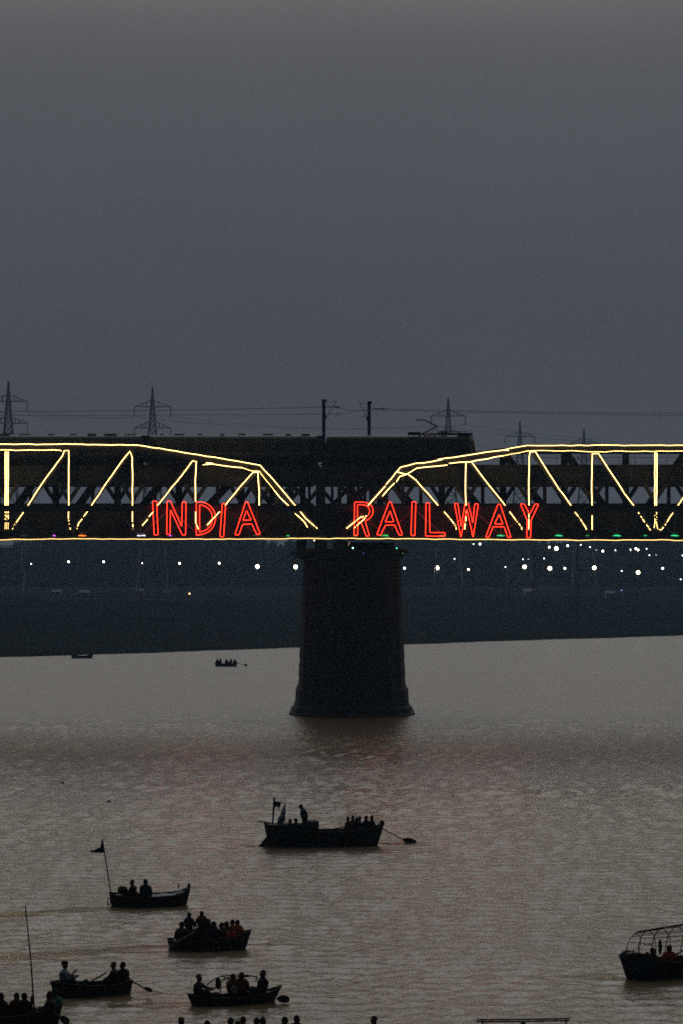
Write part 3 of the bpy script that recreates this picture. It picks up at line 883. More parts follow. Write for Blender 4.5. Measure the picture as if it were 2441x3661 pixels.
def loco():
    x1 = xf(1704, 303); x0 = xf(1156, 303)
    L_ = x1 - x0; xc = (x0 + x1) / 2
    root = empty('electric_locomotive', (xc, 304.5, ZRAIL))
    tag(root, 'electric locomotive with raised pantograph at the head of the train', 'locomotive')
    h = L_ / 2
    loft('body', [(-h, -h + .5, 1.3, HR - .05, .9), (-h + .9, -h + 1.0, 1.48, HR - .03, .9), (h - 1.5, h - 1.5, 1.48, HR - .03, .9), (h - .7, h - .95, 1.48, HR + .0, .9), (h, h - .62, 1.30, HR - .18, .9)], M_LOCO, root)
    loft('nose_panel', [(h - .72, h - .96, 1.49, HR + .01, .95), (h + .012, h - .60, 1.31, HR - .16, .95)], mat('cream nose paint', (.20, .165, .11), .5, 0, .3, 2), root)
    MB().box((-.2, 0, .5), (L_ - .9, 2.5, .94)).build('underframe', M_UNDER, root)
    bogie(root, -5.2); bogie(root, 5.2)
    lx = lambda px: xf(px, 303) - xc
    # roof: raised rims, cab roof, insulators, pantograph, compressor drum
    MB().box((lx(1481), -1.0, HR + .12), (1.6, .1, .42)).build('roof_rim', M_ROOF, root)
    MB().box((lx(1555), 1.0, HR + .12), (6.0, .1, .36)).build('roof_rim', M_ROOF, root)
    MB().box((lx(1663), 0, HR + .10), (1.9, 2.0, .26)).build('cab_roof', M_ROOF, root)
    for px in (1501, 1521, 1536, 1555):
        mb = MB()
        for k in range(3): mb.ball((lx(px), -.6, HR - .02 + .11 * k), .17, 8, 4, (1, 1, .45))
        mb.build('insulator', M_INS, root)
    mb = MB(); mb.tube([(lx(1576), -.4, HR + .18), (lx(1596), -.4, HR + .18)], .24, 10); mb.build('compressor_drum', M_ROOF, root)
    mb = MB(); mb.tube([(lx(1560), -.5, HR + .5), (lx(1640), -.5, HR + .42), (lx(1672), -.4, HR + .4)], .04, 5)
    for px in (1568, 1600, 1640): mb.tube([(lx(px), -.5, HR), (lx(px), -.5, HR + .5)], .05, 5)
    mb.build('roof_busbar', M_ROOF, root)
    zp = lambda py: zf(py, 304.5) - ZRAIL
    pan = MB()
    foot = Vector((lx(1512), 0, zp(1550))); knee = Vector((lx(1564), 0, zp(1524))); head = Vector((lx(1519), 0, zp(1502)))
    pan.tube([foot + Vector((0, -.45, 0)), knee + Vector((0, -.12, 0))], .085, 6)
    pan.tube([foot + Vector((0, .45, 0)), knee + Vector((0, .12, 0))], .085, 6)
    pan.tube([knee + Vector((0, -.2, 0)), knee + Vector((0, .2, 0))], .09, 6)
    pan.tube([knee, head], .085, 6)
    pan.tube([foot + Vector((.9, 0, .1)), knee + Vector((.1, 0, -.15))], .03, 5)
    p = pan.build('pantograph', M_ROOF, root)
    hd = MB()
    for dx in (-.45, 0): hd.tube([head + Vector((dx - .35, -.9, 0)), head + Vector((dx - .3, 0, .04)), head + Vector((dx - .35, .9, 0))], .045, 5)
    hd.tube([head + Vector((-1.0, -.3, .0)), head + Vector((.05, 0, 0))], .08, 5)
    hd.build('pantograph_head', M_ROOF, p)
    for px in (1300, 1380, 1560, 1600):
        MB().box((lx(px), -1.49, 2.3), (1.0, .05, .5)).build('side_louvre', M_UNDER, root)
    MB().box((lx(1672), -1.49, 2.45), (.7, .05, .7)).build('cab_window', M_GLASS, root)
    for sy in (-1, 1):
        MB().box((h - .33, sy * .62, 2.75), (.06, .95, .75), Matrix.Rotation(R(-13), 3, 'Y')).build('windscreen', M_GLASS, root)
        mb = MB(); mb.tube([(h - .1, sy * .9, 1.05), (h + .5, sy * .9, 1.05), (h + .55, sy * .9, 1.05)], .18, 10); mb.build('buffer', M_UNDER, root)
    mb = MB(); mb.tube([(h - .6, 0, 3.38), (h - .38, 0, 3.38)], .16, 10); mb.build('headlamp', M_INS, root)
loco()

# ------------------------------------------------------------------ overhead line masts and wires
def k2(x, y): return (1060 + x / 3.92, 1380 + y / 3.92)
def mast(px, topy, d, label, arms, insul):
    base = Vector((xf(px, d), d, UD1 + .2))
    root = empty('catenary_mast', base)
    tag(root, label, 'mast', 'catenary masts on the bridge deck')
    zt = zf(topy, d) - base.z
    MB().box((-.16, 0, zt / 2), (.1, .3, zt)).box((.16, 0, zt / 2), (.1, .3, zt)).box((0, 0, zt / 2), (.24, .05, zt)).build('post', M_STEELD, root)
    MB().box((.08, 0, zt + .02), (.62, .34, .3)).build('head_bracket', M_STEELD, root)
    MB().box((0, 0, .1), (.9, .7, .2)).build('base_plate', M_STEELD, root)
    MB().box((.2 if px < 1200 else -.2, 0, zt - 1.95), (.3, .25, .5)).build('bracket', M_STEELD, root)
    for a, b, r_ in arms:
        mb = MB(); mb.tube([at(*k2(*a), d) - base, at(*k2(*b), d) - base], r_, 5); mb.build('arm_tube', M_STEELD, root)
    for a, b in insul:
        mb = MB(); pa, pb = at(*k2(*a), d) - base, at(*k2(*b), d) - base
        for i in range(4): mb.ball(pa + (pb - pa) * (i / 3), .11, 8, 4)
        mb.build('insulator', M_STEELD, root)
mast(1157, 1433, 301.9, 'catenary mast standing in front of the coach, left of the two', [((430, 235), (545, 208), .03), ((405, 290), (590, 296), .045), ((560, 200), (430, 425), .035), ((440, 397), (605, 388), .03), ((605, 388), (530, 440), .03)], [((540, 294), (590, 296))])
mast(1319, 1440, 307.3, 'catenary mast rising behind the locomotive, right of the two', [((880, 245), (985, 250), .03), ((878, 215), (975, 440), .035), ((905, 435), (960, 420), .03), ((870, 345), (985, 345), .03), ((1050, 312), (1230, 322), .045), ((1075, 355), (1170, 415), .025)], [((1175, 319), (1220, 322))])

def wire(name, pts, d, r_, label, cat, group, n=4):
    P = []
    for i in range(len(pts) - 1):
        a, b = pts[i], pts[i + 1]
        m = 10
        for k in range(m):
            t = k / m
            sag = 4 * t * (1 - t) * (pts[i][2] if len(pts[i]) > 2 else 0)
            P.append(at(a[0] + (b[0] - a[0]) * t, a[1] + (b[1] - a[1]) * t + sag, d))
    P.append(at(pts[-1][0], pts[-1][1], d))
    mb = MB(); mb.tube(P, r_, n)
    o = mb.build(name, M_STEELD, None, origin=P[0])
    return tag(o, label, cat, group)
wire('overhead_wire', [(-700, 1470, 8), (1198, 1455, 6), (1310, 1467, 2), (1360, 1461, 8), (3100, 1476)], 305.5, .028, 'upper overhead wire running along the bridge past both masts', 'wire', 'railway overhead wires')
wire('overhead_wire', [(-700, 1482, 4), (1210, 1480, 4), (1280, 1468, 1), (1312, 1465, 6), (3100, 1490)], 306.5, .022, 'lower overhead wire running along the bridge past both masts', 'wire', 'railway overhead wires')

# ------------------------------------------------------------------ transmission towers on the far bank
M_GALV = mat('galvanised lattice', (0.16, 0.17, 0.18), 0.6, 0, 0.2, 2)
TIPS = {}
def pylon(px, apex, label, key, base=7.0):
    d = FPX * 59.5 / (YH - apex)
    x = xf(px, d)
    z0 = float(ground_z(x, d))
    root = empty('transmission_tower', (x, d, z0))
    tag(root, label, 'pylon', 'power line towers on the far bank')
    top = 78.0 - z0
    hw = lambda z: 0.12 + 0.075 * (top - z) if z < top - 5 else 0.12 + .075 * (top - z) * .9
    for sx in (-1, 1):
        for sy in (-1, 1):
            mb = MB(); mb.tube([(sx * hw(z), sy * hw(z), z) for z in (0, top * .5, top - 16, top - 5, top)], .24, 4, .15)
            mb.build('leg', M_GALV, root)
    lat = MB()
    z = 0.0
    while z < top - 1.2:
        h_ = max(1.1, hw(z) * 1.7)
        z2 = min(top - .3, z + h_)
        a, b = hw(z), hw(z2)
        for (ax, ay), (bx, by) in (((-1, -1), (1, -1)), ((-1, 1), (1, 1)), ((-1, -1), (-1, 1)), ((1, -1), (1, 1))):
            lat.tube([(ax * a, ay * a, z), (bx * b, by * b, z2)], .11, 4, cap=False)
            lat.tube([(bx * a, by * a, z), (ax * b, ay * b, z2)], .11, 4, cap=False)
            lat.tube([(ax * b, ay * b, z2), (bx * b, by * b, z2)], .09, 4, cap=False)
        z = z2
    tag(lat.build('lattice', M_GALV, root), kind='stuff')
    tips = []
    for za in (top - 6.6, top - 13.8):
        for sx in (-1, 1):
            w = hw(za)
            tip = Vector((sx * 6.2, 0, za))
            mb = MB()
            for sy in (-1, 1):
                mb.tube([(sx * w, sy * w, za), tip], .13, 4)
                mb.tube([(sx * hw(za + 2.2), sy * hw(za + 2.2), za + 2.2), tip], .12, 4)
                for t in (.25, .5, .75):
                    p = Vector((sx * w, sy * w, za)).lerp(tip, t); q = Vector((sx * hw(za + 2.2), sy * hw(za + 2.2), za + 2.2)).lerp(tip, t)
                    mb.tube([p, q], .08, 4)
            mb.build('cross_arm', M_GALV, root)
            mb = MB(); mb.tube([tip, tip - Vector((0, 0, 3.3))], .14, 4); mb.build('insulator_string', M_GALV, root)
            tips.append(tip - Vector((0, 0, 3.3)) + Vector((x, d, z0)))
    tips.append(Vector((x, d, 78.0)))
    TIPS[key] = tips
for px, ap, key, lab in ((30, 1363, 'a', 'lattice transmission tower nearest the left edge'), (545, 1385, 'b', 'lattice transmission tower rising above the left span'),
                         (1602, 1422, 'c', 'lattice transmission tower rising behind the locomotive cab'), (1858, 1505, 'd', 'lattice transmission tower just right of the locomotive'),
                         (2087, 1531, 'e', 'low faint lattice transmission tower farthest right')):
    pylon(px, ap, lab, key)
def span_wire(a, b, sag, label):
    P = []
    for i in range(25):
        t = i / 24
        p = a.lerp(b, t); p.z -= sag * 4 * t * (1 - t)
        P.append(p)
    mb = MB(); mb.tube(P, .05, 4)
    tag(mb.build('power_line', M_GALV, None, origin=P[0]), label, 'wire', 'power lines between the towers')
for i in range(4):
    nm = ('upper left', 'upper right', 'lower left', 'lower right', 'topmost earth')[i]
    span_wire(TIPS['a'][i], TIPS['b'][i], 1.3, nm + ' power line between the two towers over the left span')
    span_wire(TIPS['b'][i], TIPS['c'][i], 2.6, nm + ' power line between the left span tower and the locomotive tower')
    e = TIPS['c'][i] + Vector((150, 70, -6))
    span_wire(TIPS['c'][i], e, 2.5, nm + ' power line running right from the tower behind the cab')
    span_wire(TIPS['d'][i], TIPS['e'][i], 1.2, nm + ' power line between the two faint towers on the right')
    span_wire(TIPS['a'][i] + Vector((-60, -25, 2)), TIPS['a'][i], 1.5, nm + ' power line leaving the frame at the left tower')

# ------------------------------------------------------------------ lamps of the far bank
M_POLE = mat('lamp pole', (0.06, 0.06, 0.065), 0.6, 0, 0.2, 2)
LAMPM = {k: mat('lamp glass ' + k, (.8, .8, .8), .4, 0, 0, 1, 0, c, s) for k, c, s in (
    ('L', (1, .90, .64), 15), ('Y', (1, .95, .55), 15), ('m', (1, .92, .80), 9), ('s', (.95, .92, .9), 5.5), ('x', (.9, .92, 1), 3.0), ('amber', (1, .55, .22), 6), ('blue', (.25, .45, 1), 3.5), ('red', (1, .15, .06), 3))}
LR = {'L': .72, 'Y': .70, 'm': .42, 's': .25, 'x': .15, 'amber': .24, 'blue': .15, 'red': .13}
LD = {'L': 900, 'Y': 880, 'm': 1000, 's': 1100, 'x': 1150, 'amber': 830, 'blue': 950, 'red': 950}
def c5(x, y): return (x / 1.4255, 1940 + y / 1.4255)
def c6(x, y): return (1400 + x / 1.506, 1900 + y / 1.506)
left_l = [(159, 108, 's'), (349, 97, 'm'), (528, 97, 'm'), (724, 104, 's'), (915, 105, 'm'), (1117, 104, 'm'), (1311, 121, 'L'), (1506, 123, 'L')]
right_l = [(69, 197, 'm'), (245, 195, 'L'), (338, 147, 's'), (413, 204, 'm'), (440, 67, 's'), (475, 67, 'm'), (612, 191, 's'), (706, 149, 's'), (715, 190, 'L'), (735, 149, 'x'), (848, 84, 'm'), (820, 145, 's'),
           (851, 198, 'L'), (886, 91, 'L'), (932, 198, 'm'), (947, 76, 'm'), (970, 199, 'x'), (1018, 72, 's'), (1067, 84, 's'), (1090, 195, 'L'), (1101, 100, 'x'), (1136, 105, 'm'), (1204, 101, 's'), (1238, 212, 's'),
           (1282, 98, 'm'), (1314, 92, 'm'), (1326, 99, 'm'), (1326, 220, 'Y'), (1372, 93, 's'), (1387, 127, 's'), (1423, 126, 'x'), (1458, 198, 'm'), (1555, 257, 's'), (1565, 129, 's'), (1237, 316, 'blue'), (1163, 345, 'red')]
ORD = ['first', 'second', 'third', 'fourth', 'fifth', 'sixth', 'seventh', 'eighth', 'ninth', 'tenth', 'eleventh', 'twelfth', 'thirteenth']
WORDS = {'L': 'large white', 'Y': 'large yellowish', 'm': 'medium white', 's': 'small white', 'x': 'tiny faint', 'blue': 'tiny blue', 'red': 'tiny red', 'amber': 'amber'}
def lamp(px, py, k, label):
    d = LD[k] + random.uniform(-18, 18)
    p = at(px, py, d)
    g = float(ground_z(p.x, p.y))
    root = empty('lamp_post', (p.x, p.y, g - .05))
    tag(root, label, 'street lamp', 'lit lamps of the far bank')
    h = p.z - g
    r_ = LR[k]
    mb = MB(); mb.tube([(0, .5, 0), (0, .5, h * .6), (0, .5, h + .25)], .15, 6, .09)
    mb.tube([(0, .5, h + .25), (0, 0, h + r_ + .1)], .06, 5); mb.build('pole', M_POLE, root)
    MB().box((0, .1, h + r_ + .12), (r_ * 1.8, .7, .14)).build('lamp_head', M_POLE, root)
    MB().ball((0, -.05, h), r_, 10, 6).build('lamp_glass', LAMPM[k], root)
for i, (x, y, k) in enumerate(left_l):
    lamp(*c5(x, y), k, '%s lit lamp from the left in the row left of the pier' % ORD[i])
lamp(*c5(965, 259), 'amber', 'single low amber lamp on the bank below the left row')
cnt = {}
for x, y, k in sorted(right_l):
    row = 'upper' if y < 160 else 'lower'
    key = (k, row); cnt[key] = cnt.get(key, 0) + 1
    lamp(*c6(x, y), k, '%s %s lamp counting right from the pier, %s row' % (ORD[cnt[key] - 1], WORDS[k], row) if k not in ('blue', 'red', 'Y') else '%s lamp low on the right of the far bank' % WORDS[k])

# ------------------------------------------------------------------ small buildings, wall and poles of the far bank
M_HUT = mat('whitewashed hut', (0.38, 0.38, 0.36), .9, 0, .3, .6)
M_THATCH = mat('tin roof', (0.16, 0.17, 0.18), .7, 0, .3, 1)
def hut(px, py, w, h, label, d=None):
    d = d or FPX * 11.6 / max(60, py - YH)
    d = min(d, 900)
    x = xf(px, d); g = float(ground_z(x, d))
    root = empty('hut', (x, d, g - .1)); tag(root, label, 'hut', 'small huts on the far bank')
    MB().box((0, 0, h / 2), (w, w * .8, h)).build('wall', M_HUT, root)
    a = w * .56; b = w * .48
    mesh_obj('roof', [(-a, -b, h), (a, -b, h), (a, b, h), (-a, b, h), (-a, 0, h + w * .28), (a, 0, h + w * .28)], [[0, 1, 5, 4], [3, 4, 5, 2], [0, 4, 3], [1, 2, 5], [3, 2, 1, 0]], M_THATCH, root)
    MB().box((w * .1, -w * .4 - .02, h * .42), (w * .22, .06, h * .8)).build('door', M_UNDER, root)
hut(502, 2106, 2.4, 1.5, 'small pale hut near the amber lamp, leftmost of the pair')
hut(597, 2108, 2.2, 1.1, 'small pale hut near the amber lamp, rightmost of the pair')
hut(203, 2122, 3.2, 1.1, 'small pale hut above the left end of the embankment wall')
hut(302, 2118, 3.4, 1.0, 'low pale hut above the middle of the embankment wall')
hut(1890, 2120, 3.6, 1.6, 'low pale hut under the large lamps right of the pier')
hut(2180, 2128, 3.2, 1.6, 'low pale hut near the right edge of the far bank')
def low_wall(px0, px1, d, label):
    root = empty('embankment_wall', (xf((px0 + px1) / 2, d), d, 0)); tag(root, label, 'wall', 'low embankment walls')
    n = 16
    for i in range(n):
        a = px0 + (px1 - px0) * i / n; b = px0 + (px1 - px0) * (i + .97) / n
        xa, xb = xf(a, d), xf(b, d); xm = (xa + xb) / 2
        g = float(ground_z(xm, d))
        MB().box((xm - root.location.x, 0, g + .14 + random.uniform(-.06, .06)), (xb - xa, .5, .55)).build('wall_section', M_HUT, root)
low_wall(150, 790, 790, 'long low pale wall along the left part of the far bank')
low_wall(2290, 2480, 850, 'low pale wall at the right edge of the far bank')
def tall_pole(px, topy, d, label):
    p = at(px, topy, d); g = float(ground_z(p.x, d))
    root = empty('utility_pole', (p.x, d, g - .1)); tag(root, label, 'pole', 'poles of the far bank')
    mb = MB(); mb.tube([(0, 0, 0), (0, 0, p.z - g)], .3, 6, .2); mb.build('shaft', M_POLE, root)
    MB().box((0, 0, p.z - g - .8), (2.2, .2, .2)).build('cross_bar', M_POLE, root)
for px, ty, d, nm in ((1818, 1940, 780, 'utility pole left of the large pair of lamps'), (1905, 1945, 760, 'utility pole just right of a large lamp'), (2064, 1930, 720, 'dark utility pole between the two bright lamp clusters'), (2250, 1960, 800, 'utility pole right of the middle lamp cluster'), (60, 1950, 800, 'utility pole near the left edge of the far bank'), (1690, 1955, 820, 'utility pole nearest the pier')):
    tall_pole(px, ty, d, nm)
# ------------------------------------------------------------------ people
CLOTH = {
    'dark': (0.014, 0.014, 0.016), 'black': (0.008, 0.008, 0.009), 'navy': (0.012, 0.016, 0.030), 'brown': (0.026, 0.018, 0.013), 'grey': (0.06, 0.06, 0.07),
    'paleblue': (0.12, 0.17, 0.22), 'white': (0.28, 0.28, 0.30), 'green': (0.02, 0.11, 0.075), 'olive': (0.08, 0.085, 0.02),
    'orange': (0.26, 0.036, 0.014), 'rust': (0.075, 0.022, 0.011), 'red': (0.12, 0.018, 0.012), 'skin': (0.075, 0.042, 0.027), 'hair': (0.008, 0.007, 0.007),
}
def cmat(k):
    return mat('skin' if k == 'skin' else 'hair' if k == 'hair' else k + ' cloth', CLOTH[k], 0.85 if k != 'skin' else .55, 0, 0.2, 14, spec=0.15)

def ik(a, b, l1, l2, bend):
    d = b - a
    L_ = d.length
    if L_ > (l1 + l2) * .985:
        b = a + d * ((l1 + l2) * .985 / L_); d = b - a; L_ = d.length
    x = (l1 * l1 - l2 * l2 + L_ * L_) / (2 * L_)
    h = math.sqrt(max(0, l1 * l1 - x * x))
    u = d.normalized()
    n = bend - u * bend.dot(u)
    n = n.normalized() if n.length > 1e-6 else Vector((0, 0, -1))
    return a + u * x + n * h, b

QUEUE = []
def person(label, loc, yaw, pose='sit', lean=0.0, drop=0.34, hands=(None, None), scale=1.0, top='dark', legs='black', hair='hair', headgear=None, vest=None, tilt=0.0, group=None):
    """yaw in degrees: 0 faces right, 90 faces away, -90 faces the camera. loc: seat point, or the feet when standing"""
    nodes = []
    def add(p, r, par, tg):
        nodes.append((Vector(p), r * (1.2 if tg == 'legs' and par is not None else 1.55 if r > .11 else 1.4 if r > .04 else 1.15), par, tg)); return len(nodes) - 1
    pz = 0.11 if pose == 'sit' else 0.90
    pel = Vector((0, 0, pz))
    sp = lambda h: pel + Vector((math.sin(lean) * h, 0, math.cos(lean) * h))
    i0 = add(pel, .135, None, 'legs')
    i1 = add(sp(.17), .125, i0, 'top')
    i2 = add(sp(.33), .145, i1, 'top')
    i3 = add(sp(.45), .115, i2, 'top')
    i4 = add(sp(.545), .052, i3, 'skin')
    hl = lean * .35 + tilt
    hd = lambda h: sp(.545) + Vector((math.sin(hl) * h, 0, math.cos(hl) * h))
    i5 = add(hd(.065) + Vector((.015, 0, 0)), .072, i4, 'skin')
    i6 = add(hd(.145), .094, i5, 'skin')
    i7 = add(hd(.225), .062, i6, 'skin')
    fwd = Vector((math.cos(hl), 0, -math.sin(hl)))
    add(hd(.11) + fwd * .115, .016, i6, 'skin')                       # nose
    for s in (-1, 1):
        add(hd(.12) + Vector((-.005, s * .098, 0)), .016, i6, 'skin')  # ears
    for k, s in ((0, -1), (1, 1)):
        sh = sp(.44) + Vector((0, s * .185, 0))
        a = add(sh, .075, i3, 'top')
        tgt = hands[k]
        if tgt is None:
            tgt = Vector((.30, s * .10, pz + .10)) if pose == 'sit' else Vector((.10, s * .24, pz - .02))
        el, wr = ik(sh, Vector(tgt), .285, .26, Vector((-.3, s * .7, -.8)))
        b = add(sh.lerp(el, .5), .054, a, 'top')
        c = add(el, .045, b, 'top' if top in ('paleblue', 'white', 'grey') else 'skin')
        d = add(wr, .030, c, 'skin')
        dirv = (wr - el).normalized()
        side = dirv.cross(Vector((0, 0, 1)))
        side = side.normalized() if side.length > .05 else Vector((0, 1, 0))
        nrm = side.cross(dirv)
        pm = wr + dirv * .075
        e = add(pm, .036, d, 'skin')
        for q in range(4):
            o_ = side * (.027 - .018 * q)
            ln = (.068, .078, .073, .058)[q]
            g = add(pm + dirv * (.03 + ln * .45) + o_ * 1.1, .0095, e, 'skin')
            add(pm + dirv * (.03 + ln * .85) + o_ * 1.15 - nrm * .022, .008, g, 'skin')
        g = add(wr + dirv * .05 + side * .045 * s, .011, e, 'skin')
        add(wr + dirv * .085 + side * .062 * s - nrm * .012, .009, g, 'skin')
    for s in (-1, 1):
        hip = pel + Vector((0, s * .095, -.02))
        a = add(hip, .105, i0, 'legs')
        if pose == 'sit':
            ank = Vector((.44 if drop > .25 else .52, s * .11, -drop + .07))
            kn, ank = ik(hip, ank, .42, .41, Vector((.5, s * .15, 1)))
        else:
            st = .09 * s
            ank = Vector((st, s * .11, .08)); kn, ank = ik(hip, ank, .42, .41, Vector((1, 0, 0)))
        b = add(hip.lerp(kn, .5), .085, a, 'legs')
        c = add(kn, .062, b, 'legs')
        c2_ = add(kn.lerp(ank, .4), .056, c, 'legs')
        d = add(ank, .042, c2_, 'legs')
        add(ank + Vector((.15, 0, -.045)), .036, d, 'skin')
    me = bpy.data.meshes.new('person_skeleton')
    me.from_pydata([tuple(n[0]) for n in nodes], [(i, n[2]) for i, n in enumerate(nodes) if n[2] is not None], [])
    tmp = bpy.data.objects.new('person_skeleton', me)
    COL.objects.link(tmp)
    tmp.modifiers.new('skin', 'SKIN')
    for i, n in enumerate(nodes):
        sv = me.skin_vertices[0].data[i]
        sv.radius = (n[1], n[1]); sv.use_root = (i == 0)
    ss = tmp.modifiers.new('sub', 'SUBSURF'); ss.levels = 1
    QUEUE.append((tmp, nodes, dict(label=label, loc=loc, yaw=yaw, scale=scale, top=top, legs=legs, hair=hair, headgear=headgear, vest=vest, group=group, head=hd(.155), hl=hl)))

def finish_people():
    dg = bpy.context.evaluated_depsgraph_get()
    for tmp, nodes, k in QUEUE:
        me = bpy.data.meshes.new_from_object(tmp.evaluated_get(dg))
        me.name = 'person'
        me.materials.clear()
        for c in (k['top'], k['legs'], 'skin'): me.materials.append(cmat(c))
        idx = {'top': 0, 'legs': 1, 'skin': 2}
        P = np.array([tuple(n[0]) for n in nodes]); rad = np.array([n[1] for n in nodes])
        cen = np.empty(len(me.polygons) * 3, np.float32); me.polygons.foreach_get('center', cen); cen = cen.reshape(-1, 3)
        near = (np.linalg.norm(cen[:, None] - P[None], axis=2) - rad[None]).argmin(1)
        tags = [n[3] for n in nodes]
        me.polygons.foreach_set('material_index', np.array([idx[tags[i]] for i in near], dtype=np.int32))
        me.shade_smooth()
        o = bpy.data.objects.new('person', me)
        COL.objects.link(o)
        o.location = k['loc']; o.rotation_euler = (0, 0, R(k['yaw'])); o.scale = (k['scale'],) * 3
        tag(o, k['label'], 'person', k['group'])
        # hair or headgear
        h = k['head']; rot = Matrix.Rotation(k['hl'], 3, 'Y')
        mb = MB(); hb = []
        nu, nv_ = 14, 7
        for j in range(nv_ + 1):
            th = R(105) * j / nv_
            for i in range(nu):
                ph = 2 * math.pi * i / nu
                back = 1 if math.cos(ph) < 0.2 else 0.72           # the hairline is higher over the face
                t2 = th * back
                rr = 1 + .05 * math.sin(5 * ph + 3 * j)
                p = Vector((.103 * math.sin(t2) * math.cos(ph) * rr - .008, .094 * math.sin(t2) * math.sin(ph) * rr, .108 * math.cos(t2) - .005))
                mb.v.append(h + rot @ p)
        for j in range(nv_):
            for i in range(nu):
                a = j * nu + i; b = j * nu + (i + 1) % nu
                mb.f.append([a, a + nu, b + nu, b])
        mb.build('hair', cmat(k['hair']), o, True)
        if k['headgear']:
            kind, col = k['headgear']
            mb = MB()
            if kind == 'turban':
                for j in range(3): mb.loop([h + rot @ Vector((.095 * math.cos(2 * math.pi * i / 12), .09 * math.sin(2 * math.pi * i / 12), .015 + .035 * j + .02 * math.cos(2 * math.pi * i / 12 + j))) for i in range(12)], .034, 6)
                mb.ball(h + Vector((0, 0, .06)), .085, 10, 6)
            elif kind == 'cap':
                mb.ball(h + Vector((0, 0, .045)), .112, 12, 6, (1, 1, .75)); mb.ball(h + rot @ Vector((.14, 0, .03)), .075, 10, 4, (1, 1, .15))
            elif kind == 'shawl':
                mb.ball(h + Vector((-.02, 0, -.005)), .125, 12, 8, (1, .95, 1.1)); mb.ball(h + Vector((-.03, 0, -.20)), .17, 12, 8, (.85, 1.15, .9))
            mb.build({'turban': 'turban', 'cap': 'cap', 'shawl': 'shawl'}[kind], cmat(col), o, True)
        if k['vest']:
            sel = [i for i in range(len(me.polygons)) if tags[near[i]] == 'top' and near[i] in (1, 2, 3)]
            vm = {}; vv = []; ff = []
            for i in sel:
                q = []
                for vi in me.polygons[i].vertices:
                    if vi not in vm:
                        vm[vi] = len(vv); vv.append(me.vertices[vi].co + me.vertices[vi].normal * .028)
                    q.append(vm[vi])
                ff.append(q)
            if ff:
                vo = mesh_obj('life_vest', vv, ff, cmat(k['vest']), o, True)
                vo.modifiers.new('thick', 'SOLIDIFY').thickness = .03
        old = tmp.data
        bpy.data.objects.remove(tmp); bpy.data.meshes.remove(old)

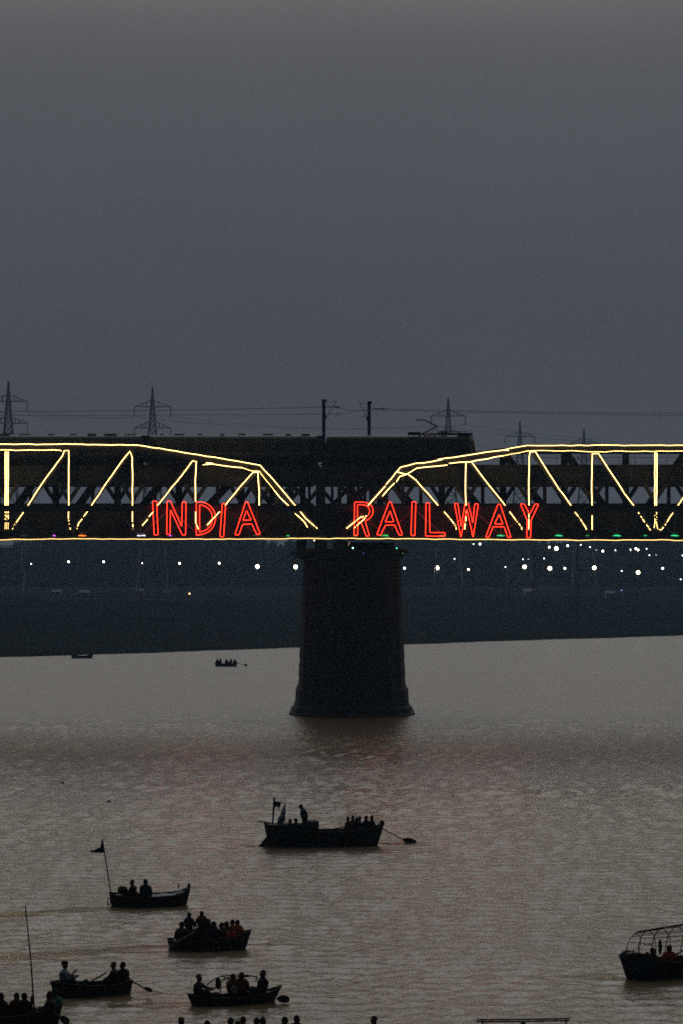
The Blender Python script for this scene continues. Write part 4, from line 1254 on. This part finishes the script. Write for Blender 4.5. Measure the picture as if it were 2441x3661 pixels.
# ------------------------------------------------------------------ boats
class Boat:
    def __init__(s, label, pxL, pxR, pyw, yaw, beam, sheer, ovL=.25, ovR=.25, shape=((0, .5), (.15, .85), (.5, 1), (.85, .8), (1, .12)), keel=-.28, material=None, bow_mat=None, bow_t=0, floor=.14, rim=None, group='rowing boats on the river'):
        s.D = FPX * HC / (pyw - YH)
        s.yaw = R(yaw)
        s.L = (pxR - pxL) * s.D / FPX / math.cos(s.yaw)
        s.c = Vector((xf((pxL + pxR) / 2, s.D), s.D, 0))
        s.root = empty('rowing_boat', s.c, s.yaw)
        tag(s.root, label, 'boat', group)
        s.beam, s.sheer, s.shape, s.floor = beam, sheer, shape, floor
        s.seats = []
        m = material or M_WOOD
        n, k = 19, 7
        sx, sz = zip(*sheer); bx, bz = zip(*shape)
        def smoothi(x, xp, fp):
            return sum(np.interp(np.clip(x + o_, 0, 1), xp, fp) for o_ in (-.03, 0, .03)) / 3
        s.zs = lambda t: float(smoothi(t, sx, sz))
        s.hb = lambda t: float(smoothi(t, bx, bz)) * beam / 2
        rings = []
        for i in range(n):
            t = i / (n - 1)
            zs_, hb_ = s.zs(t), s.hb(t)
            xt = -s.L / 2 + s.L * t
            xb = -s.L / 2 + ovL + (s.L - ovL - ovR) * t
            e = min(1, max(0, (abs(t - .5) - .38) / .12))
            zk = keel + (.22 * e)
            outer, inner = [], []
            for j in range(-k, k + 1):
                a = j / k
                y = math.copysign(abs(a) ** .62, a) * hb_
                u = abs(a) ** 2.0
                z = zk + (zs_ - zk) * u
                x = xb + (xt - xb) * u
                outer.append(Vector((x, y, z)))
                yi = math.copysign(max(0, abs(y) - .045), y) if abs(hb_) > .06 else y * .4
                zi = max(z, min(floor, zs_ - .05)) if abs(j) < k else zs_
                inner.append(Vector((x * (1 - .05 / s.L), yi, zi + .002)))
            rings.append(outer + inner[::-1])
        v = [p for r_ in rings for p in r_]; w = len(rings[0]); f = []; mi = []
        for i in range(n - 1):
            for j in range(w):
                j2 = (j + 1) % w
                f.append([i * w + j, (i + 1) * w + j, (i + 1) * w + j2, i * w + j2])
                mi.append(1 if (bow_mat and (i + .5) / (n - 1) < bow_t) else 0)
        f.append(list(range(w))); f.append([(n - 1) * w + j for j in range(w)][::-1]); mi += [1 if bow_mat else 0, 0]
        s.hull = mesh_obj('hull', v, f, m, s.root)
        if bow_mat:
            s.hull.data.materials.append(bow_mat)
            s.hull.data.polygons.foreach_set('material_index', np.array(mi, dtype=np.int32))
        for sg in (-1, 1):
            mb = MB()
            mb.tube([(-s.L / 2 + s.L * t, sg * (s.hb(t) + .005), s.zs(t) + .005) for t in [i / 18 for i in range(19)]], .032, 6)
            mb.build('gunwale', rim or M_WOODL, s.root)
        for t in (.12, .88):
            MB().box((-s.L / 2 + s.L * t, 0, s.zs(t) - .06), (s.L * .1, s.hb(t) * 1.7, .04)).build('end_deck', M_WOODL, s.root)
    def loc(s, px, py, across=0.0):
        """photo point -> point over the boat's long axis, shifted across (away from the camera is positive)"""
        d = s.D
        for _ in range(6):
            x = xf(px, d)
            u = ((x - s.c.x) + across * math.sin(s.yaw)) / math.cos(s.yaw)
            d = s.D + u * math.sin(s.yaw) + across * math.cos(s.yaw)
        return at(px, py, d)
    def l(s, w):
        """world -> boat"""
        return Matrix.Rotation(-s.yaw, 3, 'Z') @ (Vector(w) - s.c)
    def seat(s, w):
        p = s.l(w)
        for q in s.seats:
            if abs(q.x - p.x) < .3 and abs(q.z - p.z) < .12 and (abs(q.y - p.y) < .5): return
        s.seats.append(p)
        t = min(1, max(0, p.x / s.L + .5))
        hb = max(.2, s.hb(t) - .06)
        fl = s.floor
        if p.z > s.zs(t) - .02:       # a raised bench
            MB().box((p.x, p.y, (p.z + fl) / 2 - .005), (.34, .40, max(.04, p.z - fl - .01))).build('bench', M_WOOD, s.root)
        else:
            MB().box((p.x, 0, p.z - .03), (.26, 2 * hb, .045)).build('thwart', M_WOOD, s.root)
    def sit(s, label, px, py, yaw, across=0.0, scale=1.0, **k):
        """py: top of the head"""
        scale *= 1.2
        w = s.loc(px, py, across)
        lean = k.get('lean', 0)
        hgt = (.11 + .545 * math.cos(lean) + .275 * math.cos(lean * .35 + k.get('tilt', 0))) * scale
        off = Vector((math.cos(R(yaw)), math.sin(R(yaw)), 0)) * (.545 * math.sin(lean) + .2 * math.sin(lean * .35 + k.get('tilt', 0))) * scale
        base = w - off - Vector((0, 0, hgt))
        zmin = s.floor + .10
        if base.z < zmin: base.z = zmin
        s.seat(base)
        person(label, base, yaw, drop=max(.12, min(.44, (base.z - s.floor) / scale)), scale=scale, group='people in the boats', **k)
        return base
    def stand(s, label, px, py, yaw, across=0.0, scale=1.0, floor=None, **k):
        scale *= 1.1
        w = s.loc(px, py, across)
        lean = k.get('lean', 0)
        off = Vector((math.cos(R(yaw)), math.sin(R(yaw)), 0)) * (.545 * math.sin(lean) + .2 * math.sin(lean * .35 + k.get('tilt', 0))) * scale
        hgt = (.90 + .545 * math.cos(lean) + .275 * math.cos(lean * .35 + k.get('tilt', 0))) * scale
        base = w - off; base.z = w.z - hgt
        fl = s.floor if floor is None else floor
        if abs(base.z - fl) < .3:
            sc = scale * (w.z - fl) / (hgt)
            base.z = fl
        else:
            sc = scale
            p = s.l(base)
            MB().box((p.x, p.y, (p.z + s.floor) / 2), (.5, .5, max(.05, p.z - s.floor))).build('locker', M_WOOD, s.root)
        person(label, base, yaw, pose='stand', scale=sc, group='people in the boats', **k)
        return base
    def tube(s, name, pts, r_, material, n=6, r1=None, parent=None):
        mb = MB(); mb.tube([s.l(p) for p in pts], r_, n, r1)
        return mb.build(name, material, parent or s.root)
    def lump(s, name, px, py, rx, rz, material, across=0, ry=None, label=None, seed=0):
        """a sack, bundle or heap, one thing lying in the boat"""
        w = s.loc(px, py, across)
        mb = MB(); mb.ball((0, 0, 0), 1.0, 16, 10, (rx, ry or rx * .8, rz))
        rr = random.Random(seed)
        o_ = Vector((rr.uniform(0, 9), rr.uniform(0, 9), rr.uniform(0, 9)))
        mb.v = [p * (1 + .22 * mnoise.noise(p * (1.6 / rx) + o_) + .1 * mnoise.noise(p * (4 / rx) + o_)) for p in mb.v]
        o = mb.build(name, material, None, True)
        o.location = w
        return o

def oar(label, handle, neck, tip, dh, dn, dt, bw=.11, material=None):
    """handle, neck, tip in photo pixels with their distances"""
    a, b, c = at(*handle, dh), at(*neck, dn), at(*tip, dt)
    root = empty('oar', a); tag(root, label, 'oar', 'oars of the rowing boats')
    m = material or M_WOODL
    mb = MB(); mb.tube([(0, 0, 0), (b - a) * .5, b - a], .036, 6, .034); mb.build('shaft', m, root)
    d = (c - b); x = d.normalized(); y = Vector((0, 1, 0)) if abs(x.y) < .8 else Vector((0, 0, 1))
    z = x.cross(y).normalized(); nrm = z.cross(x)
    v = []
    prof = ((0, .03), (.12, .5), (.35, .95), (.65, 1), (.88, .8), (1, .3))
    for t, w in prof:
        for sz in (-1, 1):
            for sn in (-1, 1):
                v.append((b - a) + d * t + z * (sz * bw * w) + nrm * (sn * .013))
    f = []
    for i in range(len(prof) - 1):
        o_ = 4 * i
        for p, q in ((0, 1), (1, 3), (3, 2), (2, 0)): f.append([o_ + p, o_ + q, o_ + 4 + q, o_ + 4 + p])
    f += [[0, 2, 3, 1], [4 * (len(prof) - 1) + k for k in (0, 1, 3, 2)]]
    mesh_obj('blade', v, f, m, root)
    return root

def cloth(name, poly, d, material, parent, P0, rotz=0.0, thick=.012, waves=.04):
    """a flag of the given outline (photo pixels), rippled in depth"""
    bm = bmesh.new()
    inv = Matrix.Rotation(-rotz, 3, 'Z')
    vs_ = [bm.verts.new(at(x, y, d)) for x, y in poly]
    f = bm.faces.new(vs_)
    bmesh.ops.triangulate(bm, faces=[f])
    bmesh.ops.subdivide_edges(bm, edges=bm.edges[:], cuts=3, use_grid_fill=True)
    for v in bm.verts:
        v.co.y += waves * math.sin(v.co.x * 9 + v.co.z * 4) + waves * .5 * math.sin(v.co.x * 21 + 1)
    for v in bm.verts: v.co = inv @ (v.co - P0)
    me = bpy.data.meshes.new(name); bm.to_mesh(me); bm.free()
    me.materials.append(material)
    o = link(bpy.data.objects.new(name, me), parent)
    o.modifiers.new('thick', 'SOLIDIFY').thickness = thick
    return o

def b1(x, y): return (880 + x / 2.376, 2800 + y / 2.376)
def b2(x, y): return (260 + x / 3.267, 2960 + y / 3.267)
def b3(x, y): return (560 + x / 3.92, 3220 + y / 3.92)
def b4(x, y): return (x / 2.613, 3220 + y / 2.613)
def b5(x, y): return (600 + x / 2.8, 3420 + y / 2.8)
def b6(x, y): return (1980 + x / 3.401, 3260 + y / 3.401)

# ---- the large boat in mid river
B = Boat('large dark cargo boat in mid river with flag pole and rudder', *[b1(160, 0)[0], b1(1165, 0)[0]], 3023, 8, 2.0,
         ((0, 1.46), (.06, 1.44), (.2, 1.36), (.27, 1.12), (.4, 1.0), (.55, .97), (.72, .99), (.87, 1.08), (.95, 1.22), (1, 1.36)), .32, .42,
         ((0, .55), (.12, .85), (.5, 1), (.85, .82), (.96, .45), (1, .15)), -.35, floor=.45)
mesh_obj('rudder', [(-B.L / 2 + x, y, z) for y in (-.04, .04) for x, z in ((.34, .92), (-.42, .02), (-.40, -.12), (.52, -.3), (.6, .5))],
         [[0, 1, 2, 3, 4], [9, 8, 7, 6, 5]] + [[i, 5 + i, 5 + (i + 1) % 5, (i + 1) % 5] for i in range(5)], M_WOOD, B.root)
B.tube('tiller', [B.loc(*b1(92, 321)), B.loc(*b1(150, 329)), B.loc(*b1(215, 338))], .035, M_WOOD)
MB().box((-B.L / 2 + .95, 0, 1.30), (1.5, 1.45, .34)).build('stern_deck', M_WOOD, B.root)
MB().box((-B.L / 2 + 2.62, -.05, .98), (1.15, 1.2, 1.0)).build('hold_cover', M_WOOD, B.root)
MB().box((-B.L / 2 + 3.12, 0, 1.12), (.68, 1.25, .98)).box((-B.L / 2 + 3.12, 0, 1.625), (.74, 1.3, .06)).build('cargo_box', M_WOOD, B.root)
p = B.tube('flag_pole', [B.loc(*b1(224, 345)), B.loc(*b1(232, 230)), B.loc(*b1(239, 122))], .055, M_WOOD, 8, .07)
wl_ = B.loc(*b1(260, 180))
cloth('flag', [b1(240, 152), b1(270, 154), b1(298, 162), b1(292, 184), b1(285, 196), b1(284, 226), b1(272, 202), b1(258, 198), b1(242, 206)], wl_.y, cmat('navy'), p, B.c, B.yaw)
B.tube('flag_spar', [B.loc(*b1(238, 155)), B.loc(*b1(285, 160)), B.loc(*b1(337, 172))], .022, M_WOOD, parent=p)
B.sit('person in pale blue shirt reaching up to the flag on the large boat', *b1(322, 226), 20, 0, 1.02, lean=.42, tilt=.1, hands=(Vector((.30, -.05, 1.08)), Vector((.32, .12, 1.05))), top='paleblue')
B.stand('person standing bent forward amidships on the large boat', *b1(463, 178), 180, -.1, 1.12, lean=.22, tilt=.5, top='black')
B.sit('person seated low beside the flag on the large boat', *b1(372, 300), -60, -.45, .9, top='black')
B.sit('person seated before the standing one on the large boat', *b1(422, 292), 30, -.5, .95, top='dark', vest=None)
for lab, x, y, ac, yw, tp in (('person at the left end of the seated row on the large boat', 865, 279, -.3, 165, 'dark'), ('second person from the left in the seated row on the large boat', 905, 270, .1, 200, 'black'),
                              ('third person from the left in the seated row on the large boat', 938, 284, -.35, -120, 'dark'), ('fourth person from the left in the seated row on the large boat', 963, 277, .3, 180, 'navy'),
                              ('fifth person from the left in the seated row on the large boat', 1018, 270, -.2, 150, 'black'), ('person at the right end of the seated row on the large boat', 1068, 268, .05, 185, 'dark')):
    B.sit(lab, *b1(x, y), yw, ac, .97, top=tp)
q = B.loc(*b1(1155, 385))
oar('oar trailing right of the large boat', b1(1060, 335), b1(1322, 474), b1(1448, 506), q.y, 162.5, 162.9, .2)
q = B.loc(*b1(790, 380))
oar('oar lying inside the large boat left of its seated row', b1(850, 366), b1(790, 378), b1(700, 405), q.y, q.y, q.y - .2, .07)
MB().ball((B.L / 2 - .08, 0, 1.40), .17, 10, 8, (1, .6, 1.2)).build('stem_head', M_WOOD, B.root)

# ---- boat with the tall flag
B = Boat('boat with two people and a tall flag on its left end', b2(438, 0)[0], b2(1368, 0)[0], 3237, 10, 1.7,
         ((0, .70), (.1, .64), (.3, .56), (.55, .55), (.8, .60), (.93, .76), (1, .98)), .12, .22, ((0, .42), (.12, .8), (.45, 1), (.8, .85), (.94, .5), (1, .1)))
sv = []; sf = []
for i in range(9):
    t = .50 + .42 * i / 8
    for j in range(5):
        sv.append((-B.L / 2 + B.L * t, B.hb(t) * .8 * (j / 2 - 1), B.zs(t) - .12 + .03 * math.sin(i * 1.7 + j * 2.1) + .1 * abs(j / 2 - 1) ** 2))
for i in range(8):
    for j in range(4): sf.append([i * 5 + j, (i + 1) * 5 + j, (i + 1) * 5 + j + 1, i * 5 + j + 1])
mesh_obj('floor_sheet', sv, sf, M_TARP, B.root, True)
p = B.tube('flag_pole', [B.loc(*b2(446, 775)), B.loc(*b2(395, 440)), B.loc(*b2(346, 125))], .036, M_BAMBOO, 6, .03)
w = B.loc(*b2(330, 240))
cloth('flag', [b2(348, 132), b2(357, 190), b2(366, 288), b2(325, 290), b2(250, 285), b2(203, 280), b2(203, 262), b2(255, 256), b2(296, 254), b2(322, 222), b2(332, 175)], w.y, cmat('navy'), p, B.c, B.yaw)
B.sit('person hunched over the bundle beside the tall flag', *b2(692, 598), 170, 0, 1.0, lean=.18, hands=(Vector((.45, -.12, .35)), Vector((.45, .14, .32))), top='black')
B.sit('person with back turned, right of the pair in the tall flag boat', *b2(850, 588), 80, -.1, 1.03, top='dark')
tag(B.lump('bundle', *b2(580, 725), .30, .24, mat('leafy bundle', (.03, .038, .018), .9, 0, .5, 9, .8), 0, seed=1), 'leafy bundle piled before the hunched person in the tall flag boat', 'bundle', 'cargo in the boats')
MB().box((B.L / 2 - .62, .1, .98), (.07, .07, .26)).build('thole_post', M_WOOD, B.root)
MB().ball((B.L / 2 - .08, 0, 1.03), .09, 8, 6, (1, .7, 1.5)).build('stem_head', M_WOOD, B.root)
mb = MB(); c_ = B.l(B.loc(*b2(424, 860), -.2)); mb.loop([c_ + Vector((.085 * math.cos(2 * math.pi * i / 14) + .02 * math.sin(2 * math.pi * i / 14), 0, .2 * math.sin(2 * math.pi * i / 14))) for i in range(14)], .028, 6); mb.build('fender_ring', M_WOOD, B.root)

# ---- crowded boat with life vests
B = Boat('crowded boat of passengers, some in orange life vests', b3(153, 0)[0], b3(1322, 0)[0], 3392, 6, 1.4,
         ((0, .46), (.1, .47), (.5, .50), (.75, .60), (.9, .74), (1, .88)), .12, .28, ((0, .6), (.15, .9), (.5, 1), (.85, .75), (.95, .4), (1, .1)))
B.sit('dark passenger at the left end of the crowded boat', *b3(350, 284), 100, -.25, 1.0, top='brown', lean=.1)
B.stand('person in dark blue shirt standing at the left of the crowded boat', *b3(455, 154), 60, .2, 1.0, top='navy')
B.stand('person in rust orange vest standing tallest in the crowded boat', *b3(632, 137), 90, -.05, 1.0, top='rust', vest='rust')
B.sit('passenger half hidden right of the standing person in rust vest', *b3(726, 244), 90, .35, 1.0, top='black')
B.sit('passenger under a dark shawl in the middle of the crowded boat', *b3(800, 303), -80, -.35, 1.0, top='black', headgear=('shawl', 'black'))
B.sit('passenger just right of the shawled one in the crowded boat', *b3(910, 304), 150, -.2, .97, top='brown')
B.sit('passenger in the middle right of the crowded boat, dark hair', *b3(978, 297), 120, .1, .97, top='rust', vest='rust')
B.sit('passenger in white shirt next to the bright orange vest', *b3(1062, 254), 100, .15, .97, top='white')
B.sit('passenger in bright orange vest at the bow of the crowded boat', *b3(1132, 257), 90, -.15, .97, top='orange', vest='orange')
B.sit('low passenger in orange near the bow of the crowded boat', *b3(1042, 345), -100, -.42, .8, top='orange', vest='orange')
tag(B.lump('sack', *b3(560, 470), .34, .26, cmat('black'), -.25, .26, seed=21), 'dark luggage heap at the feet of the standing people in the crowded boat', 'sack', 'cargo in the boats')
tag(B.lump('bundle', *b3(690, 470), .26, .24, cmat('dark'), -.3, .22, seed=22), 'dark bundle under the rust vest person in the crowded boat', 'bundle', 'cargo in the boats')
q = B.loc(*b3(360, 540), -.7)
oar('pale oar slanting down the left side of the crowded boat', b3(545, 432), b3(260, 590), b3(170, 655), q.y - .1, q.y - .35, q.y - .5, .06, mat('pale oar timber', (.16, .15, .15), .7, 0, .3, 8))

# ---- boat with turbaned boatman
B = Boat('boat with a person in orange turban on the left and two rowers', b4(483, 0)[0], b4(1222, 0)[0], 3556, 16, 1.2,
         ((0, .60), (.08, .64), (.25, .53), (.5, .45), (.8, .47), (1, .60)), .2, .10, ((0, .15), (.1, .55), (.4, 1), (.8, .9), (1, .45)))
B.sit('person with orange turban and pale blue shirt facing right', *b4(605, 563), 0, 0, 1.0, lean=.1, hands=(Vector((.42, -.1, .36)), Vector((.45, .05, .40))), top='paleblue', headgear=('turban', 'rust'))
B.sit('rower left of the pair at the right end of the turban boat', *b4(1060, 563), 175, -.1, 1.0, lean=.12, hands=(Vector((.46, -.1, .20)), Vector((.46, .1, .20))), top='dark')
B.sit('rower at the very right end of the turban boat', *b4(1148, 563), 140, .05, 1.0, top='black', hands=(Vector((.3, -.3, .2)), None))
tag(B.lump('sack', *b4(680, 770), .24, .17, cmat('dark'), 0, seed=2), 'long dark sack in the middle of the turban boat', 'sack', 'cargo in the boats')
tag(B.lump('sack', *b4(803, 765), .14, .16, cmat('dark'), 0, seed=3), 'round dark sack right of the long one in the turban boat', 'sack', 'cargo in the boats')
q = B.loc(*b4(1215, 742))
oar('oar dipping right of the turban boat', b4(1150, 700), b4(1340, 812), b4(1425, 842), q.y, 105.3, 104.9, .09)
q = B.loc(*b4(950, 700), -.5)
oar('oar pulled by the rowers of the turban boat', b4(1000, 668), b4(850, 752), b4(760, 800), q.y, q.y - .2, q.y - .4, .05)
q = B.loc(*b4(690, 680))
oar('short paddle held by the person with the turban', b4(712, 643), b4(660, 705), b4(600, 775), q.y, q.y - .2, q.y - .5, .06)

# ---- boat with low arched frame
B = Boat('narrow boat with low arched bamboo frame over its passengers', b5(203, 0)[0], b5(1132, 0)[0], 3586, 15, 1.1,
         ((0, .48), (.08, .40), (.25, .31), (.6, .29), (.8, .36), (.92, .50), (1, .66)), .22, .34, ((0, .12), (.1, .55), (.4, 1), (.75, .9), (.9, .5), (1, .08)), floor=.1)
B.sit('rower at the left end of the narrow boat, arms out', *b5(312, 186), -10, 0, 1.0, lean=.12, hands=(Vector((.50, -.12, .38)), Vector((.52, .05, .42))), top='black')
B.sit('passenger leaning in rust vest under the arched frame', *b5(652, 234), 60, .1, .95, lean=.1, top='rust', vest='rust')
B.sit('passenger with bulky rust vest under the right of the arch', *b5(737, 204), 95, -.1, 1.02, top='rust', vest='rust')
B.sit('dark passenger seated tall at the right end of the narrow boat', *b5(952, 148), 200, 0, 1.05, top='black')
tag(B.lump('cloth', *b5(665, 335), .12, .20, cmat('paleblue'), -.32, .06, seed=5), 'pale blue cloth between the two rust vests', 'cloth', 'cargo in the boats')
tag(B.lump('sack', *b5(465, 385), .28, .14, cmat('black'), 0, seed=4), 'dark mound of sacking in front of the left rower', 'sack', 'cargo in the boats')
fr_ = None
for pts, ac in (([(380, 400), (388, 290), (430, 246), (480, 216), (540, 196), (620, 185), (720, 181), (800, 186), (890, 199), (895, 214), (868, 250)], -.25),
                ([(520, 395), (530, 250), (560, 222), (620, 205), (700, 197), (800, 189)], .35), ([(560, 210), (605, 222), (645, 238), (690, 225), (740, 207), (830, 191)], .05)):
    B.tube('frame_hoop', [B.loc(*b5(*p_), ac) for p_ in pts], .026, M_BAMBOO, 5)
B.tube('frame_hoop', [B.loc(*b5(885, 198), -.25), B.loc(*b5(905, 300), -.25), B.loc(*b5(900, 395), -.25)], .012, M_BAMBOO, 5)
tag(B.lump('bundle', *b5(500, 268), .11, .27, cmat('black'), -.2, .1, seed=6), 'dark bundle hanging from the left of the arched frame', 'bundle', 'cargo in the boats')
q = B.loc(*b5(1000, 400), -.5)
oar('oar with broad blade at the right end of the narrow boat', b5(800, 372), b5(1085, 418), b5(1218, 430), q.y, q.y, q.y + .1, .16)

# ---- boat with hooped cage at the right edge
B = Boat('blue bowed boat with a bamboo hoop cage at the right edge', 2206, 2650, 3486, 26, 1.75,
         ((0, 1.02), (.05, 1.22), (.14, 1.20), (.2, .98), (.3, .80), (.45, .70), (.7, .70), (1, .95)), .38, .3, ((0, .1), (.06, .42), (.2, .8), (.5, 1), (.85, .8), (1, .4)), bow_mat=M_BLUE, bow_t=.2)
for k_, u in enumerate((.22, .34, .47, .60, .73, .86)):
    x = -B.L / 2 + B.L * u
    hb = B.hb(u) + .02; z0 = B.zs(u); za = 2.02 + .32 * u
    MBh = MB(); MBh.tube([(x + .12 * math.sin(math.pi * i / 16), -hb * math.cos(math.pi * i / 16), z0 + (za - z0) * math.sin(math.pi * i / 16) ** .8) for i in range(17)], .022, 5)
    MBh.build('frame_hoop', M_BAMBOO, B.root)
x = -B.L / 2 + B.L * .10
MBh = MB(); MBh.tube([(x + .25 * math.sin(math.pi * i / 16), -B.hb(.1) * 1.1 * math.cos(math.pi * i / 16), B.zs(.1) + (1.98 - B.zs(.1)) * math.sin(math.pi * i / 16) ** .7) for i in range(17)], .022, 5)
MBh.build('frame_hoop', M_BAMBOO, B.root)
for a_ in (25, 48, 70, 110, 135, 158):
    MBh = MB()
    MBh.tube([(-B.L / 2 + B.L * u + .12, -(B.hb(max(.14, u)) + .02) * math.cos(R(a_)), B.zs(max(.16, u)) + (2.02 + .32 * u - B.zs(max(.16, u))) * math.sin(R(a_)) ** .8) for u in (.12, .3, .5, .7, .88)], .019, 5)
    MBh.build('frame_purlin', M_BAMBOO, B.root)
for j, (ya, yb, dz) in enumerate(((-.1, .12, .03), (.05, -.08, .06), (.12, .02, .02), (-.05, -.15, .08), (.0, .06, .05))):
    MBh = MB(); MBh.tube([(-B.L / 2 + B.L * .12 + .15 * j, ya, 2.02 + dz), (-B.L / 2 + B.L * .35, (ya + yb) / 2, 2.14 + dz), (-B.L / 2 + B.L * (.58 + .03 * j), yb, 2.24 + dz * 1.5)], .026, 5)
    MBh.build('ridge_pole', M_BAMBOO, B.root)
MB().box((-B.L / 2 + .66, 0, 1.2), (.05, .05, .2)).build('bow_bitt', M_WOOD, B.root)
B.sit('passenger in dark clothes left of the pair in the hooped boat', *b6(1200, 424), 40, -.1, 1.0, top='black')
B.sit('passenger in red orange vest right of the pair in the hooped boat', *b6(1402, 394), 85, -.1, 1.05, top='red', vest='orange')
tag(B.lump('bundle', *b6(1290, 425), .085, .34, cmat('black'), .2, .08, seed=8), 'long dark bundle hanging inside the hooped cage', 'bundle', 'cargo in the boats')
tag(B.lump('cushion', *b6(1130, 512), .12, .10, cmat('orange'), -.2, .1, seed=9), 'small orange cushion left of the dark passenger in the hooped boat', 'cushion', 'cargo in the boats')
q = B.loc(*b6(1480, 522))
oar('oar slanting up at the right edge in the hooped boat', b6(1640, 430), b6(1540, 485), b6(1440, 545), q.y, q.y, q.y, .05)

# ---- boat at the lower left corner with bare pole
B = Boat('boat at the lower left corner with a tall bare pole', -330, b4(577, 0)[0], 3668, 7, 1.5,
         ((0, .8), (.2, .55), (.5, .43), (.75, .47), (.9, .66), (1, .86)), .3, .2, ((0, .1), (.15, .7), (.5, 1), (.85, .75), (1, .1)))
B.tube('bare_pole', [B.loc(*b4(327, 1120)), B.loc(*b4(285, 520)), B.loc(*b4(236, 42))], .034, M_BAMBOO, 6, .024)
B.sit('passenger cut by the left edge in the lower left boat', *b4(10, 938), 60, 0, 1.0, top='black')
B.sit('passenger in dull orange top in the lower left boat', *b4(155, 955), 100, .1, .97, top='rust')
B.sit('dark passenger left of the bare pole in the lower left boat', *b4(228, 930), 80, -.15, 1.0, top='black')
B.sit('rower pulling an oar right of the bare pole', *b4(462, 888), 170, -.2, 1.05, lean=.15, hands=(Vector((.48, -.12, .25)), Vector((.48, .1, .25))), top='black')
B.sit('passenger in green at the bow of the lower left boat', *b4(508, 826), 110, .35, 1.05, top='green', legs='green', lean=-.1)
tag(B.lump('bundle', *b4(297, 930), .055, .23, cmat('black'), -.05, .05, seed=10), 'slim dark bundle tied to the bare pole', 'bundle', 'cargo in the boats')
q = B.loc(*b4(330, 1020), -.5)
oar('oar held by the rower beside the bare pole', b4(400, 1000), b4(270, 1044), b4(150, 1090), q.y, q.y - .1, q.y - .2, .05)
q = B.loc(*b4(560, 1085), -.6)
oar('oar blade below the bow of the lower left boat', b4(470, 1020), b4(556, 1082), b4(645, 1140), q.y + .2, q.y, q.y - .1, .15)

# ---- boats below the bottom edge: only heads and a canopy rail reach into the picture
B = Boat('boat of passengers cut off by the bottom edge, left of centre', 590, 1120, 3768, 4, 1.5, ((0, .7), (.3, .5), (.7, .5), (1, .75)), .3, .3)
for lab, x, y, ac, tp, hg in (('person in olive cap at the bottom edge', 135, 603, .1, 'dark', ('cap', 'olive')), ('head second from the left in the bottom edge boat', 392, 631, -.2, 'black', None),
                          ('head third from the left in the bottom edge boat', 628, 599, .1, 'rust', None), ('low head fourth from the left in the bottom edge boat', 700, 642, -.35, 'black', None),
                          ('person in orange collar in the middle of the bottom edge boat', 752, 587, .2, 'orange', None), ('left one of two close heads at the bottom edge', 888, 600, .1, 'black', None),
                          ('right one of two close heads at the bottom edge', 950, 596, .0, 'dark', None), ('second person from the right in the bottom edge boat', 1170, 590, .1, 'black', None),
                          ('rightmost person in the bottom edge boat', 1290, 577, .05, 'dark', None)):
    B.sit(lab, *b5(x, y), random.uniform(60, 120), ac, 1.0, top=tp, headgear=hg)
B = Boat('small boat cut off by the bottom edge at centre', 1230, 1540, 3772, 5, 1.2, ((0, .6), (.4, .42), (.7, .42), (1, .65)), .25, .25)
B.sit('lone dark head at the bottom edge right of centre', 1337, 3629, 170, 0, 1.0, top='black')
B = Boat('boat with flat canopy rails at the bottom edge, right of centre', 1640, 2110, 3812, 3, 1.6, ((0, .7), (.4, .5), (.7, .5), (1, .75)), .3, .3)
for ac, ya in ((-.6, 3652), (.6, 3645)):
    B.tube('canopy_rail', [B.loc(1703, ya, ac), B.loc(1870, ya - 1, ac), B.loc(2036, ya - 4, ac)], .03, M_BAMBOO, 6)
    for px in (1725, 2022):
        B.tube('canopy_post', [B.loc(px, ya, ac), B.loc(px, 3780, ac)], .025, M_BAMBOO, 6)
for px in (1712, 2026):
    B.tube('canopy_rail', [B.loc(px, 3652, -.6), B.loc(px, 3645, .6)], .025, M_BAMBOO, 6)
B.sit('head just under the canopy rail at the bottom edge', 1870, 3650, 90, 0, 1.0, top='black')

# ---- far boats
B = Boat('small far boat full of people left of the pier', 767, 849, 2382, 2, 1.4, ((0, .62), (.3, .5), (.7, .5), (1, .66)), .2, .2, floor=.2)
for i, (x, y) in enumerate(((1190, 152), (1213, 150), (1258, 165), (1290, 151), (1319, 154))):
    B.sit('%s person from the left in the far boat by the pier' % ORD[i], 200 + x / 2.063, 2280 + y / 2.063, 90 + 40 * (i % 2), .2 * (i % 2) - .1, .98, top='black')
q = B.loc(847, 2372)
oar('oar reaching right from the far boat by the pier', (843, 2370), (872, 2376), (884, 2379), q.y, 437, 437, .2)
Boat('small empty far boat with raised ends by the left shore', 252, 334, 2353, 3, 1.3, ((0, 1.02), (.1, .98), (.22, .6), (.35, .45), (.65, .45), (.78, .6), (.9, .95), (1, 1.0)), .3, .3, floor=.2)

# ---- floating debris
for px, py, lab in ((224, 2800, 'small dark clump floating far left of the large boat, farther one'), (389, 2866, 'small dark clump floating left of the large boat, nearer one')):
    p = on_water(px, py)
    mb = MB(); mb.ball((0, 0, 0), 1, 12, 8, (.14, .13, .09))
    mb.v = [v * (1 + .4 * mnoise.noise(v * 6 + Vector((px, 0, 0)))) for v in mb.v]
    o = mb.build('floating_clump', M_WOOD, None, True); o.location = p + Vector((0, 0, .03))
    tag(o, lab, 'debris', 'debris on the water')

finish_people()
bpy.context.view_layer.update()
